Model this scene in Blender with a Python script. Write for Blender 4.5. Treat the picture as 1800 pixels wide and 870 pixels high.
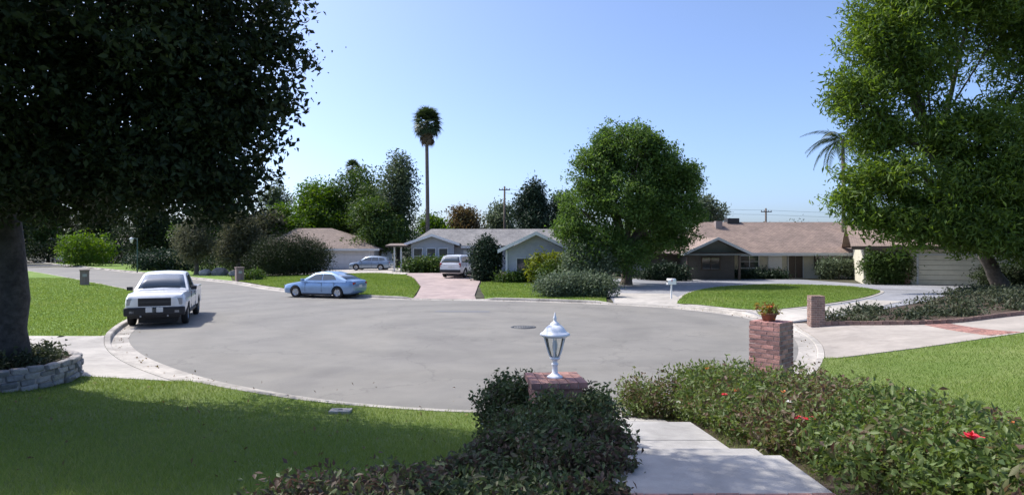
import bpy, bmesh, math, random
import numpy as np
from mathutils import Vector, Matrix, noise as mnoise
from mathutils.geometry import delaunay_2d_cdt
R = math.radians
rnd = random.Random(7)
for o in list(bpy.data.objects): bpy.data.objects.remove(o)
S = bpy.context.scene
COL = S.collection

# ------------------------------------------------------------------ camera, sky, sun, exposure
cam = bpy.data.cameras.new('camera'); camo = bpy.data.objects.new('camera', cam); COL.objects.link(camo)
cam.sensor_width = 36; cam.lens = 22.0; cam.clip_start = 0.05; cam.clip_end = 4000
camo.location = (0, 0, 2.8); camo.rotation_euler = (R(90), 0, 0)
S.camera = camo
SUN_EL, SUN_FWD = 52.0, 24.0            # elevation; degrees forward of due left
hx, hy = -math.cos(R(SUN_FWD)), math.sin(R(SUN_FWD))
to_sun = Vector((hx*math.cos(R(SUN_EL)), hy*math.cos(R(SUN_EL)), math.sin(R(SUN_EL))))
W = bpy.data.worlds.new('World'); S.world = W; W.use_nodes = True
wn = W.node_tree; bg = wn.nodes['Background']
sky = wn.nodes.new('ShaderNodeTexSky'); sky.sky_type = 'NISHITA'; sky.sun_disc = False
sky.sun_elevation = R(SUN_EL); sky.sun_rotation = math.atan2(hx, hy)
sky.altitude = 100; sky.air_density = 0.70; sky.dust_density = 2.5; sky.ozone_density = 3.0
tint = wn.nodes.new('ShaderNodeMix'); tint.data_type = 'RGBA'; tint.blend_type = 'MULTIPLY'; tint.inputs[0].default_value = 1
tint.inputs[7].default_value = (.965, 1.02, 1.13, 1)
wn.links.new(sky.outputs[0], tint.inputs[6]); wn.links.new(tint.outputs[2], bg.inputs[0]); bg.inputs[1].default_value = 0.15
sl = bpy.data.lights.new('sun', 'SUN'); so = bpy.data.objects.new('sun', sl); COL.objects.link(so)
sl.energy = 3.3; sl.angle = R(0.5); sl.color = (1.0, 0.955, 0.88)
so.rotation_euler = to_sun.to_track_quat('Z', 'Y').to_euler(); so.location = to_sun*60
S.view_settings.view_transform = 'Standard'; S.view_settings.look = 'None'
S.view_settings.exposure = 0.72; S.view_settings.gamma = 1.0
S.cycles.max_bounces = 6; S.cycles.diffuse_bounces = 3; S.cycles.glossy_bounces = 3
S.cycles.transmission_bounces = 4; S.cycles.transparent_max_bounces = 8

# ------------------------------------------------------------------ helpers
def tag(o, label=None, cat=None, group=None, kind=None):
    if label: o['label'] = label
    if cat: o['category'] = cat
    if group: o['group'] = group
    if kind: o['kind'] = kind
    return o
def thing(name, loc, label, cat, group=None, rz=0.0):
    o = bpy.data.objects.new(name, None); COL.objects.link(o); o.empty_display_size = .2
    o.location = loc; o.rotation_euler = (0, 0, rz)
    return tag(o, label, cat, group)
def root_of(o):
    while o.parent: o = o.parent
    return o
def link(name, me, parent=None, mat=None):
    o = bpy.data.objects.new(name, me); COL.objects.link(o)
    if parent: o.parent = parent
    if mat and not me.materials: me.materials.append(mat)
    return o
def copy_tree(o, parent=None):
    c = o.copy(); COL.objects.link(c); c.parent = parent
    for ch in list(o.children): copy_tree(ch, c)
    return c
def ss(a, b, x):
    t = np.clip((np.asarray(x, float)-a)/(b-a), 0, 1); return t*t*(3-2*t)

class MB:
    """collects shapes into one mesh; coordinates local to the thing (or world minus off)"""
    def __init__(s, off=(0, 0, 0)): s.v = []; s.f = []; s.off = Vector(off); s.sm = []
    def add(s, vs, fs, smooth=False):
        n = len(s.v); s.v += [tuple(Vector(p)-s.off) for p in vs]
        s.f += [tuple(i+n for i in f) for f in fs]; s.sm += [smooth]*len(fs); return s
    def box(s, c, size, rz=0, rot=None, bev=0):
        a, b, d = size[0]/2, size[1]/2, size[2]/2
        vs = [Vector((x, y, z)) for x in (-a, a) for y in (-b, b) for z in (-d, d)]
        M = rot if rot else Matrix.Rotation(rz, 3, 'Z')
        vs = [M @ p + Vector(c) for p in vs]
        return s.add(vs, [(0,1,3,2),(4,6,7,5),(0,4,5,1),(2,3,7,6),(0,2,6,4),(1,5,7,3)])
    def box2(s, x0, x1, y0, y1, z0, z1):
        return s.box(((x0+x1)/2, (y0+y1)/2, (z0+z1)/2), (abs(x1-x0), abs(y1-y0), abs(z1-z0)))
    def tube(s, pts, rad, n=8, cap=True, smooth=True):
        pts = [Vector(p) for p in pts]; vs = []; fs = []
        if not hasattr(rad, '__len__'): rad = [rad]*len(pts)
        prev = None
        for i, p in enumerate(pts):
            t = (pts[min(i+1, len(pts)-1)]-pts[max(i-1, 0)]).normalized()
            u = (prev - t*prev.dot(t)) if prev is not None else t.orthogonal()
            if u.length < 1e-6: u = t.orthogonal()
            u.normalize(); prev = u; w = t.cross(u)
            for k in range(n):
                a = 2*math.pi*k/n; vs.append(p+(u*math.cos(a)+w*math.sin(a))*rad[i])
        for i in range(len(pts)-1):
            for k in range(n):
                fs.append((i*n+k, i*n+(k+1) % n, (i+1)*n+(k+1) % n, (i+1)*n+k))
        s.add(vs, fs, smooth)
        if cap:
            m = len(s.v)-len(vs)
            s.f += [tuple(m+k for k in reversed(range(n))), tuple(m+(len(pts)-1)*n+k for k in range(n))]; s.sm += [False, False]
        return s
    def lathe(s, prof, c=(0, 0, 0), n=20, rot=None, smooth=True):
        vs = []; fs = []; c = Vector(c)
        for r, z in prof:
            for k in range(n):
                a = 2*math.pi*k/n; p = Vector((r*math.cos(a), r*math.sin(a), z))
                vs.append((rot @ p if rot else p)+c)
        for i in range(len(prof)-1):
            for k in range(n): fs.append((i*n+k, i*n+(k+1) % n, (i+1)*n+(k+1) % n, (i+1)*n+k))
        return s.add(vs, fs, smooth)
    def prism(s, poly, d):
        """poly: list of 3-D points, extruded by vector d"""
        n = len(poly); d = Vector(d); P = [Vector(p) for p in poly]
        fs = [tuple(range(n)), tuple(reversed(range(n, 2*n)))] + [(i, i+n, (i+1) % n+n, (i+1) % n) for i in range(n)]
        return s.add(P+[p+d for p in P], fs)
    def mesh(s, name, mat):
        me = bpy.data.meshes.new(name); me.from_pydata(s.v, [], s.f)
        bm = bmesh.new(); bm.from_mesh(me); bmesh.ops.recalc_face_normals(bm, faces=bm.faces); bm.to_mesh(me); bm.free()
        me.polygons.foreach_set('use_smooth', s.sm); me.materials.append(mat); me.update(); return me
    def build(s, name, mat, parent=None, bev=0, seg=2):
        me = s.mesh(name, mat)
        if bev:
            bm = bmesh.new(); bm.from_mesh(me)
            bmesh.ops.bevel(bm, geom=[e for e in bm.edges if len(e.link_faces) == 2 and e.calc_face_angle(0) > .5], offset=bev, segments=seg, affect='EDGES', profile=.6)
            bm.to_mesh(me); bm.free()
        return link(name, me, parent)

# ------------------------------------------------------------------ materials
def srgb(r, g, b): return tuple(((c/255)/12.92 if c <= 10.3 else ((c/255+.055)/1.055)**2.4) for c in (r, g, b))
def newmat(name):
    m = bpy.data.materials.new(name); m.use_nodes = True; nt = m.node_tree
    return m, nt, nt.nodes['Principled BSDF']
def nd(nt, t, **kw):
    n = nt.nodes.new(t)
    for k, v in kw.items(): setattr(n, k, v)
    return n
def ramp(nt, src, stops):
    r = nd(nt, 'ShaderNodeValToRGB'); e = r.color_ramp.elements
    while len(e) < len(stops): e.new(.5)
    for i, (p, c) in enumerate(stops): e[i].position = p; e[i].color = (*c, 1)
    nt.links.new(src, r.inputs[0]); return r
def scale(c, k): return tuple(x*k for x in c)
def mat(name, col, rough=.8, var=.25, sc=3.0, bump=.0, bsc=40., metal=0, spec=.4, coat=0, stain=0, ssc=.4, col2=None, rand=0, detail=6):
    """general procedural material: two scales of noise in colour, fine bump"""
    m, nt, b = newmat(name); L = nt.links
    tc = nd(nt, 'ShaderNodeTexCoord')
    n1 = nd(nt, 'ShaderNodeTexNoise'); n1.inputs['Scale'].default_value = sc; n1.inputs['Detail'].default_value = detail
    n1.inputs['Roughness'].default_value = .65
    L.new(tc.outputs['Object'], n1.inputs['Vector'])
    c2 = col2 or scale(col, 1+var)
    r = ramp(nt, n1.outputs['Fac'], [(.3, scale(col, 1-var)), (.7, c2)])
    out = r.outputs['Color']
    if stain:
        n2 = nd(nt, 'ShaderNodeTexNoise'); n2.inputs['Scale'].default_value = ssc; n2.inputs['Detail'].default_value = 5
        n2.inputs['Distortion'].default_value = .6
        L.new(tc.outputs['Object'], n2.inputs['Vector'])
        r2 = ramp(nt, n2.outputs['Fac'], [(.35, (1-stain,)*3), (.65, (1+stain*.4,)*3)])
        mx = nd(nt, 'ShaderNodeMix', data_type='RGBA', blend_type='MULTIPLY'); mx.inputs[0].default_value = 1
        L.new(out, mx.inputs[6]); L.new(r2.outputs['Color'], mx.inputs[7]); out = mx.outputs[2]
    if rand:
        oi = nd(nt, 'ShaderNodeObjectInfo')
        r3 = ramp(nt, oi.outputs['Random'], [(0, (1-rand, 1-rand, 1-rand*.9)), (.5, (1, 1, 1)), (1, (1+rand, 1+rand*.7, 1+rand*.6))])
        mx = nd(nt, 'ShaderNodeMix', data_type='RGBA', blend_type='MULTIPLY'); mx.inputs[0].default_value = 1
        L.new(out, mx.inputs[6]); L.new(r3.outputs['Color'], mx.inputs[7]); out = mx.outputs[2]
    L.new(out, b.inputs['Base Color'])
    b.inputs['Roughness'].default_value = rough; b.inputs['Metallic'].default_value = metal
    b.inputs['Specular IOR Level'].default_value = spec; b.inputs['Coat Weight'].default_value = coat
    if bump:
        n3 = nd(nt, 'ShaderNodeTexNoise'); n3.inputs['Scale'].default_value = bsc; n3.inputs['Detail'].default_value = 4
        L.new(tc.outputs['Object'], n3.inputs['Vector'])
        bp = nd(nt, 'ShaderNodeBump'); bp.inputs['Strength'].default_value = bump; bp.inputs['Distance'].default_value = .02
        L.new(n3.outputs['Fac'], bp.inputs['Height']); L.new(bp.outputs['Normal'], b.inputs['Normal'])
    return m
def leafmat(name, cols, trans=.35, rough=.55, spec=.35):
    """leaf colours spread by a per-leaf tint attribute; light passes through"""
    m, nt, b = newmat(name); L = nt.links
    at = nd(nt, 'ShaderNodeAttribute', attribute_name='tint')
    r = ramp(nt, at.outputs['Fac'], [(i/(len(cols)-1), c) for i, c in enumerate(cols)])
    L.new(r.outputs['Color'], b.inputs['Base Color']); b.inputs['Roughness'].default_value = rough
    b.inputs['Specular IOR Level'].default_value = spec
    tr = nd(nt, 'ShaderNodeBsdfTranslucent')
    hs = nd(nt, 'ShaderNodeHueSaturation'); hs.inputs['Saturation'].default_value = 1.15; hs.inputs['Value'].default_value = 1.5; hs.inputs['Hue'].default_value = .485
    L.new(r.outputs['Color'], hs.inputs['Color']); L.new(hs.outputs['Color'], tr.inputs['Color'])
    mx = nd(nt, 'ShaderNodeMixShader'); mx.inputs[0].default_value = trans
    L.new(b.outputs[0], mx.inputs[1]); L.new(tr.outputs[0], mx.inputs[2]); L.new(mx.outputs[0], nt.nodes['Material Output'].inputs[0])
    return m
def roofmat(name, col, row=.16, sx=.3):
    m, nt, b = newmat(name); L = nt.links
    tc = nd(nt, 'ShaderNodeTexCoord'); br = nd(nt, 'ShaderNodeTexBrick')
    uv = nd(nt, 'ShaderNodeUVMap'); L.new(uv.outputs[0], br.inputs['Vector'])
    br.inputs['Scale'].default_value = 1; br.inputs['Brick Width'].default_value = sx; br.inputs['Row Height'].default_value = row
    br.inputs['Mortar Size'].default_value = .012; br.inputs['Bias'].default_value = -.2
    br.inputs['Color1'].default_value = (*scale(col, 1.18), 1); br.inputs['Color2'].default_value = (*scale(col, .78), 1); br.inputs['Mortar'].default_value = (*scale(col, .5), 1)
    n = nd(nt, 'ShaderNodeTexNoise'); n.inputs['Scale'].default_value = .7; n.inputs['Detail'].default_value = 6; L.new(tc.outputs['Object'], n.inputs['Vector'])
    r = ramp(nt, n.outputs['Fac'], [(.3, (.8, .8, .8)), (.7, (1.15, 1.13, 1.1))])
    mx = nd(nt, 'ShaderNodeMix', data_type='RGBA', blend_type='MULTIPLY'); mx.inputs[0].default_value = 1
    L.new(br.outputs['Color'], mx.inputs[6]); L.new(r.outputs['Color'], mx.inputs[7]); L.new(mx.outputs[2], b.inputs['Base Color'])
    b.inputs['Roughness'].default_value = .9
    bp = nd(nt, 'ShaderNodeBump'); bp.inputs['Strength'].default_value = .6; bp.inputs['Distance'].default_value = .02
    L.new(br.outputs['Fac'], bp.inputs['Height']); bp.invert = True; L.new(bp.outputs['Normal'], b.inputs['Normal'])
    return m
def pavermat(name, c1, c2, mort, bw=.2, rh=.1):
    m, nt, b = newmat(name); L = nt.links
    tc = nd(nt, 'ShaderNodeTexCoord'); br = nd(nt, 'ShaderNodeTexBrick'); L.new(tc.outputs['Object'], br.inputs['Vector'])
    br.inputs['Scale'].default_value = 1; br.inputs['Brick Width'].default_value = bw; br.inputs['Row Height'].default_value = rh; br.inputs['Mortar Size'].default_value = .006
    br.inputs['Color1'].default_value = (*c1, 1); br.inputs['Color2'].default_value = (*c2, 1); br.inputs['Mortar'].default_value = (*mort, 1)
    n = nd(nt, 'ShaderNodeTexNoise'); n.inputs['Scale'].default_value = .9; n.inputs['Detail'].default_value = 8; L.new(tc.outputs['Object'], n.inputs['Vector'])
    r = ramp(nt, n.outputs['Fac'], [(.3, (.78, .78, .8)), (.7, (1.12, 1.1, 1.1))])
    mx = nd(nt, 'ShaderNodeMix', data_type='RGBA', blend_type='MULTIPLY'); mx.inputs[0].default_value = 1
    L.new(br.outputs['Color'], mx.inputs[6]); L.new(r.outputs['Color'], mx.inputs[7]); L.new(mx.outputs[2], b.inputs['Base Color'])
    b.inputs['Roughness'].default_value = .9
    return m
def asphaltmat(name, col):
    m, nt, b = newmat(name); L = nt.links; tc = nd(nt, 'ShaderNodeTexCoord')
    def nz(s, d=5, dist=0, rg=.6):
        n = nd(nt, 'ShaderNodeTexNoise'); n.inputs['Scale'].default_value = s; n.inputs['Detail'].default_value = d; n.inputs['Distortion'].default_value = dist
        n.inputs['Roughness'].default_value = rg; L.new(tc.outputs['Object'], n.inputs['Vector']); return n
    def mul(a, bb):
        mx = nd(nt, 'ShaderNodeMix', data_type='RGBA', blend_type='MULTIPLY'); mx.inputs[0].default_value = 1
        L.new(a, mx.inputs[6]); L.new(bb, mx.inputs[7]); return mx.outputs[2]
    fine = ramp(nt, nz(60, 8, 0, .8).outputs['Fac'], [(.25, scale(col, .72)), (.75, scale(col, 1.25))]).outputs[0]
    big = ramp(nt, nz(.16, 6, 1.2).outputs['Fac'], [(.3, (.84, .84, .86)), (.5, (1, 1, 1)), (.7, (1.1, 1.09, 1.07))]).outputs[0]
    mid = ramp(nt, nz(1.3, 8, .4).outputs['Fac'], [(.3, (.9, .9, .9)), (.7, (1.06, 1.06, 1.05))]).outputs[0]
    # wheel-worn arcs round the turning circle
    mp = nd(nt, 'ShaderNodeMapping'); mp.inputs['Location'].default_value = (1.5, -21.6, 0); L.new(tc.outputs['Object'], mp.inputs['Vector'])
    wv = nd(nt, 'ShaderNodeTexWave', wave_type='RINGS', rings_direction='Z'); wv.inputs['Scale'].default_value = .11; wv.inputs['Distortion'].default_value = 5; wv.inputs['Detail'].default_value = 3; wv.inputs['Detail Scale'].default_value = .25
    L.new(mp.outputs[0], wv.inputs['Vector'])
    arcs = ramp(nt, wv.outputs['Fac'], [(.0, (.93, .93, .93)), (.35, (1, 1, 1)), (1, (1.03, 1.03, 1.03))]).outputs[0]
    # thin meandering cracks
    vo = nd(nt, 'ShaderNodeTexVoronoi', feature='DISTANCE_TO_EDGE'); vo.inputs['Scale'].default_value = .21
    nv = nz(.9, 4); vm = nd(nt, 'ShaderNodeVectorMath', operation='ADD'); sc_ = nd(nt, 'ShaderNodeVectorMath', operation='SCALE'); sc_.inputs['Scale'].default_value = 2.0
    L.new(nv.outputs['Color'], sc_.inputs[0]); L.new(tc.outputs['Object'], vm.inputs[0]); L.new(sc_.outputs[0], vm.inputs[1]); L.new(vm.outputs[0], vo.inputs['Vector'])
    cr = ramp(nt, vo.outputs['Distance'], [(.0, (.84, .84, .85)), (.004, (.88, .88, .88)), (.012, (1, 1, 1))]).outputs[0]
    # dark drips
    dr = ramp(nt, nz(.55, 3, .2).outputs['Fac'], [(.70, (1, 1, 1)), (.78, (.90, .90, .90))]).outputs[0]
    L.new(mul(mul(mul(mul(mul(fine, big), mid), arcs), cr), dr), b.inputs['Base Color'])
    b.inputs['Roughness'].default_value = .85; b.inputs['Specular IOR Level'].default_value = .3
    bp = nd(nt, 'ShaderNodeBump'); bp.inputs['Strength'].default_value = .35; bp.inputs['Distance'].default_value = .01
    L.new(nz(90, 3).outputs['Fac'], bp.inputs['Height']); L.new(bp.outputs['Normal'], b.inputs['Normal'])
    return m
def lawnmat(name, c1, c2, c3):
    m, nt, b = newmat(name); L = nt.links; tc = nd(nt, 'ShaderNodeTexCoord')
    def nz(s, d, dist=0):
        n = nd(nt, 'ShaderNodeTexNoise'); n.inputs['Scale'].default_value = s; n.inputs['Detail'].default_value = d; n.inputs['Roughness'].default_value = .7; n.inputs['Distortion'].default_value = dist
        L.new(tc.outputs['Object'], n.inputs['Vector']); return n
    a = ramp(nt, nz(22, 8).outputs['Fac'], [(.3, c1), (.7, c2)])
    bl = ramp(nt, nz(.5, 6, .5).outputs['Fac'], [(.40, (0, 0, 0)), (.70, (.95, .95, .95))])
    mx = nd(nt, 'ShaderNodeMix', data_type='RGBA'); L.new(bl.outputs[0], mx.inputs[0]); L.new(a.outputs[0], mx.inputs[6]); mx.inputs[7].default_value = (*c3, 1)
    L.new(mx.outputs[2], b.inputs['Base Color']); b.inputs['Roughness'].default_value = .9; b.inputs['Specular IOR Level'].default_value = .15
    bp = nd(nt, 'ShaderNodeBump'); bp.inputs['Strength'].default_value = .8; bp.inputs['Distance'].default_value = .04
    L.new(nz(30, 6).outputs['Fac'], bp.inputs['Height']); L.new(bp.outputs['Normal'], b.inputs['Normal'])
    return m

M = {}
M['asphalt'] = asphaltmat('asphalt', (.212, .200, .180))
M['drive_grey'] = mat('drive_grey', (.27, .27, .285), .85, .15, 4, .3, 60, stain=.25, ssc=.3)
M['concrete'] = mat('concrete', (.43, .395, .35), .85, .12, 5, .3, 70, stain=.22, ssc=.7)
M['path_concrete'] = mat('path_concrete', (.40, .38, .355), .85, .10, 7, .35, 90, stain=.2, ssc=1.1)
M['pink_concrete'] = mat('pink_concrete', (.38, .335, .29), .85, .12, 4, .3, 60, stain=.2, ssc=.5)
M['kerb'] = mat('kerb_concrete', (.41, .375, .33), .9, .18, 6, .3, 60, stain=.35, ssc=.8)
M['dirt'] = mat('dirt', (.065, .062, .035), .95, .4, 5, .8, 20, stain=.4, ssc=.3)
M['mulch'] = mat('mulch', (.07, .05, .035), .95, .5, 25, 1.0, 60)
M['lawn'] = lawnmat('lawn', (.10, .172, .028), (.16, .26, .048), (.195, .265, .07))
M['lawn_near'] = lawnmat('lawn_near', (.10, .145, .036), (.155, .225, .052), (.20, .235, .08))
M['grass'] = leafmat('grass_blades', [(.115, .175, .036), (.17, .245, .055), (.225, .295, .075), (.32, .33, .15)], .3, .7, .2)
M['paver'] = pavermat('paver_drive', (.33, .25, .225), (.40, .315, .285), (.33, .28, .255))
M['brick'] = mat('brick', (.40, .215, .19), .9, .3, 14, .5, 60, rand=.38)
M['brick_pink'] = mat('brick_pink', (.33, .18, .15), .9, .25, 14, .5, 60, rand=.3)
M['brick_dun'] = mat('brick_dun', (.24, .16, .13), .9, .3, 14, .5, 60, rand=.3)
M['mortar'] = mat('mortar', (.48, .42, .38), .95, .15, 20, .5, 80)
M['stone'] = mat('stone', (.30, .29, .28), .9, .3, 9, .8, 25, rand=.3)
M['bark'] = mat('bark', (.13, .105, .085), .95, .45, 9, 1.0, 14, stain=.3, ssc=2)
M['bark_dark'] = mat('bark_dark', (.062, .056, .054), .95, .45, 9, 1.0, 14, stain=.3, ssc=2)
M['bark_grey'] = mat('bark_grey', (.13, .112, .095), .95, .4, 7, 1.0, 12, stain=.3, ssc=2)
M['bark_palm'] = mat('bark_palm', (.16, .13, .105), .95, .35, 6, 1.0, 9)
def g(*c): return [tuple(x) for x in c]
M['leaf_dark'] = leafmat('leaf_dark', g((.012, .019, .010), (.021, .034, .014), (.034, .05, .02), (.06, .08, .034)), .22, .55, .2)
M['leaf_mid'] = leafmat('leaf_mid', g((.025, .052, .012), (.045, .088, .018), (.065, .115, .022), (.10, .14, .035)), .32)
M['leaf_feather'] = leafmat('leaf_feather', g((.04, .075, .016), (.08, .14, .024), (.125, .20, .034), (.19, .26, .06)), .48, .5, .4)
M['leaf_round'] = leafmat('leaf_round', g((.04, .075, .02), (.07, .13, .03), (.105, .18, .042), (.15, .22, .065)), .42)
M['leaf_bright'] = leafmat('leaf_bright', g((.035, .075, .012), (.06, .125, .016), (.09, .17, .022), (.13, .20, .03)), .4)
M['leaf_yellow'] = leafmat('leaf_yellow', g((.08, .11, .02), (.13, .17, .025), (.18, .22, .035), (.24, .25, .06)), .4)
M['leaf_olive'] = leafmat('leaf_olive', g((.05, .055, .03), (.085, .09, .05), (.12, .125, .075), (.16, .16, .10)), .3, .7)
M['leaf_poplar'] = leafmat('leaf_poplar', g((.035, .055, .028), (.06, .088, .042), (.09, .125, .06), (.14, .17, .10)), .35, .6)
M['leaf_silver'] = leafmat('leaf_silver', g((.05, .075, .04), (.09, .12, .065), (.13, .17, .10), (.20, .24, .16)), .3, .6)
M['leaf_brown'] = leafmat('leaf_brown', g((.036, .042, .022), (.056, .062, .032), (.085, .088, .048), (.12, .118, .07)), .3, .7)
M['leaf_rust'] = leafmat('leaf_rust', g((.08, .065, .03), (.12, .085, .038), (.15, .12, .05), (.10, .12, .045)), .35, .7)
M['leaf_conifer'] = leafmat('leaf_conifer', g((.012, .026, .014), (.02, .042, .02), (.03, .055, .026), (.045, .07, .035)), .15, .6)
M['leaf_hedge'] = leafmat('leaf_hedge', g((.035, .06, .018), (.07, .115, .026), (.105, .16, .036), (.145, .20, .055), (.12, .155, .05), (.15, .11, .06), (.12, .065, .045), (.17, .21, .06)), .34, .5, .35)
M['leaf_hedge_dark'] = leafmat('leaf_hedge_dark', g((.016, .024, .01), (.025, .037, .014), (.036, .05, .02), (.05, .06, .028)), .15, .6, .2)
M['leaf_plum'] = leafmat('leaf_plum', g((.034, .046, .024), (.06, .09, .034), (.10, .135, .052), (.085, .06, .045), (.13, .085, .06)), .25, .55, .3)
M['palm_leaf'] = leafmat('palm_leaf', g((.03, .05, .018), (.05, .08, .028), (.07, .105, .035)), .25, .5)
M['palm_dead'] = leafmat('palm_dead', g((.10, .075, .045), (.15, .115, .07), (.19, .15, .10)), .2, .8)
M['ground_cover'] = leafmat('ground_cover', g((.02, .03, .015), (.036, .05, .024), (.058, .074, .036), (.10, .10, .06)), .25, .6)
M['petal'] = mat('petal', (.62, .035, .05), .5, .25, 30)
M['petal_orange'] = mat('petal_orange', (.60, .18, .04), .5, .3, 30)
M['petal_white'] = mat('petal_white', (.8, .78, .72), .5, .1, 30)
M['terracotta'] = mat('terracotta', (.23, .105, .07), .85, .2, 10, .3, 40)
M['white_paint'] = mat('white_paint', (.80, .80, .79), .4, .04, 3, .05, 60)
M['lamp_metal'] = mat('lamp_metal', (.82, .82, .84), .45, .06, 8, .05, 40, spec=.5)
M['wall_grey'] = mat('wall_grey', (.42, .44, .48), .85, .06, 3, .2, 12)
M['wall_tan'] = mat('wall_tan', (.60, .56, .44), .9, .08, 3, .3, 30, stain=.1)
M['wall_white'] = mat('wall_white', (.62, .60, .60), .85, .06, 3, .2, 30)
M['trim_white'] = mat('trim_white', (.74, .74, .74), .6, .05, 4)
M['trim_pale'] = mat('trim_pale', (.55, .56, .55), .6, .06, 4)
M['trim_tan'] = mat('trim_tan', (.26, .235, .18), .8, .1, 4)
M['trim_brown'] = mat('trim_brown', (.10, .075, .055), .7, .2, 6)
M['gable_green'] = mat('gable_green', (.19, .20, .18), .85, .1, 4)
M['siding_shaded'] = mat('siding_shaded', (.12, .11, .095), .85, .12, 4, .2, 20)  # dark siding, its tone also standing in for porch and tree shade
M['door_dark'] = mat('door_dark', (.06, .045, .04), .5, .2, 6)
M['roof_grey'] = roofmat('roof_grey', (.235, .225, .22))
M['roof_brown'] = roofmat('roof_brown', (.27, .20, .165))
M['roof_dun'] = roofmat('roof_dun', (.22, .17, .145))
M['metal_dark'] = mat('metal_dark', (.04, .04, .042), .5, .2, 8)
M['metal_grey'] = mat('metal_grey', (.35, .35, .36), .4, .1, 8, metal=.7)
M['wood_pole'] = mat('wood_pole', (.14, .11, .09), .9, .3, 5, .5, 20)
M['pole_green'] = mat('pole_green', (.06, .12, .10), .6, .15, 5)
M['iron'] = mat('cast_iron', (.145, .145, .145), .7, .2, 12, .5, 30)
M['patch'] = mat('asphalt_patch', (.17, .17, .175), .9, .2, 30, .4, 80)
def paint(name, col, rough=.3, metal=.0):
    m, nt, b = newmat(name); b.inputs['Base Color'].default_value = (*col, 1); b.inputs['Roughness'].default_value = rough
    b.inputs['Metallic'].default_value = metal; b.inputs['Coat Weight'].default_value = .6; b.inputs['Coat Roughness'].default_value = .06
    tc = nd(nt, 'ShaderNodeTexCoord'); n = nd(nt, 'ShaderNodeTexNoise'); n.inputs['Scale'].default_value = 3; n.inputs['Detail'].default_value = 5
    nt.links.new(tc.outputs['Object'], n.inputs['Vector'])
    r = ramp(nt, n.outputs['Fac'], [(.3, scale(col, .9)), (.7, scale(col, 1.05))]); nt.links.new(r.outputs[0], b.inputs['Base Color'])
    return m
M['paint_white'] = paint('paint_white', (.74, .74, .75))
M['paint_blue'] = paint('paint_blue', (.22, .34, .52), .28, .35)
M['paint_silver'] = paint('paint_silver', (.24, .30, .38), .3, .45)
M['paint_dark'] = paint('paint_dark', (.03, .035, .05), .3)
M['plastic'] = mat('plastic_black', (.02, .02, .022), .55, .2, 10)
M['rubber'] = mat('rubber', (.018, .018, .018), .85, .2, 20)
M['rim'] = mat('rim', (.45, .46, .48), .3, .1, 6, metal=.8)
M['plate'] = mat('licence_plate', (.62, .62, .60), .5, .1, 30)
M['red_lens'] = mat('red_lens', (.30, .015, .015), .2, .1, 10, spec=.6)
def glassmat(name, col, rough=.04):
    m, nt, b = newmat(name); b.inputs['Base Color'].default_value = (*col, 1); b.inputs['Roughness'].default_value = rough
    b.inputs['Specular IOR Level'].default_value = .9; b.inputs['Coat Weight'].default_value = .5; b.inputs['Coat Roughness'].default_value = .02
    return m
M['car_glass'] = glassmat('car_glass', (.085, .098, .11))
M['win_glass'] = glassmat('window_glass', (.035, .045, .055), .06)
M['lens'] = glassmat('headlight_lens', (.26, .275, .29), .1)
def clearglass(name):
    m, nt, b = newmat(name); L = nt.links
    t = nd(nt, 'ShaderNodeBsdfTransparent'); t.inputs[0].default_value = (.9, .92, .92, 1); gl = nd(nt, 'ShaderNodeBsdfGlossy'); gl.inputs['Roughness'].default_value = .05
    lw = nd(nt, 'ShaderNodeLayerWeight'); lw.inputs[0].default_value = .3; mx = nd(nt, 'ShaderNodeMixShader')
    L.new(lw.outputs['Fresnel'], mx.inputs[0]); L.new(t.outputs[0], mx.inputs[1]); L.new(gl.outputs[0], mx.inputs[2]); L.new(mx.outputs[0], nt.nodes['Material Output'].inputs[0])
    return m
M['lamp_glass'] = clearglass('lamp_glass')

# ------------------------------------------------------------------ terrain
CTRL = [(-120,136),(-85,101),(-53,69.5),(-33,49),(-25.4,41),(-20.8,35.8),(-17.2,30),(-14.9,25),(-13.3,21.2),(-11.8,18.4),(-9.6,15.6),(-6.9,13.1),(-4.6,11.6),(-2.7,10.75),
        (-.3,10.25),(2,10.4),(4.2,11.3),(6.0,13),(7.6,15.6),(8.9,18.5),(9.6,21.3),(9.8,24),(9.3,26.4),(7.6,29.1),(5,30.9),(2,32.3),(-1,33.2),(-5,33.8),(-8.1,35),
        (-11,37.2),(-14,39.7),(-17.2,43.2),(-21,48.3),(-27,54.5),(-47,74.7),(-79,107),(-114,142)]
def catmull(P, n=8):
    P = [np.array(p, float) for p in P]; out = []
    for i in range(len(P)-1):
        a, b, c, d = P[max(i-1, 0)], P[i], P[i+1], P[min(i+2, len(P)-1)]
        for k in range(n):
            t = k/n; out.append(.5*((2*b)+(-a+c)*t+(2*a-5*b+4*c-d)*t*t+(-a+3*b-3*c+d)*t**3))
    out.append(P[-1]); return np.array(out)
K = catmull(CTRL, 8)
Kt = np.gradient(K, axis=0); Kt /= np.linalg.norm(Kt, axis=1)[:, None]
Kn = np.stack([Kt[:, 1], -Kt[:, 0]], 1)          # outward: right-hand side of travel (interior on the left)
if np.dot(Kn[15*8], np.array([0.0, -1.0])) < 0: Kn = -Kn
def kidx(x, y): return int(np.argmin((K[:, 0]-x)**2+(K[:, 1]-y)**2))
def kslice(a, b, off=.16):
    i, j = kidx(*a), kidx(*b); st = 1 if j >= i else -1
    return [tuple(K[k]+Kn[k]*off) for k in range(i, j+st, st)]
APRON = [((-9.4, 15.5), 3.6), ((-3.5, 33.6), 2.0), ((6.3, 30.1), 1.7), ((9.75, 23.6), 1.3), ((8.7, 18.3), 2.9), ((1.5, 10.35), .9)]
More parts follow.
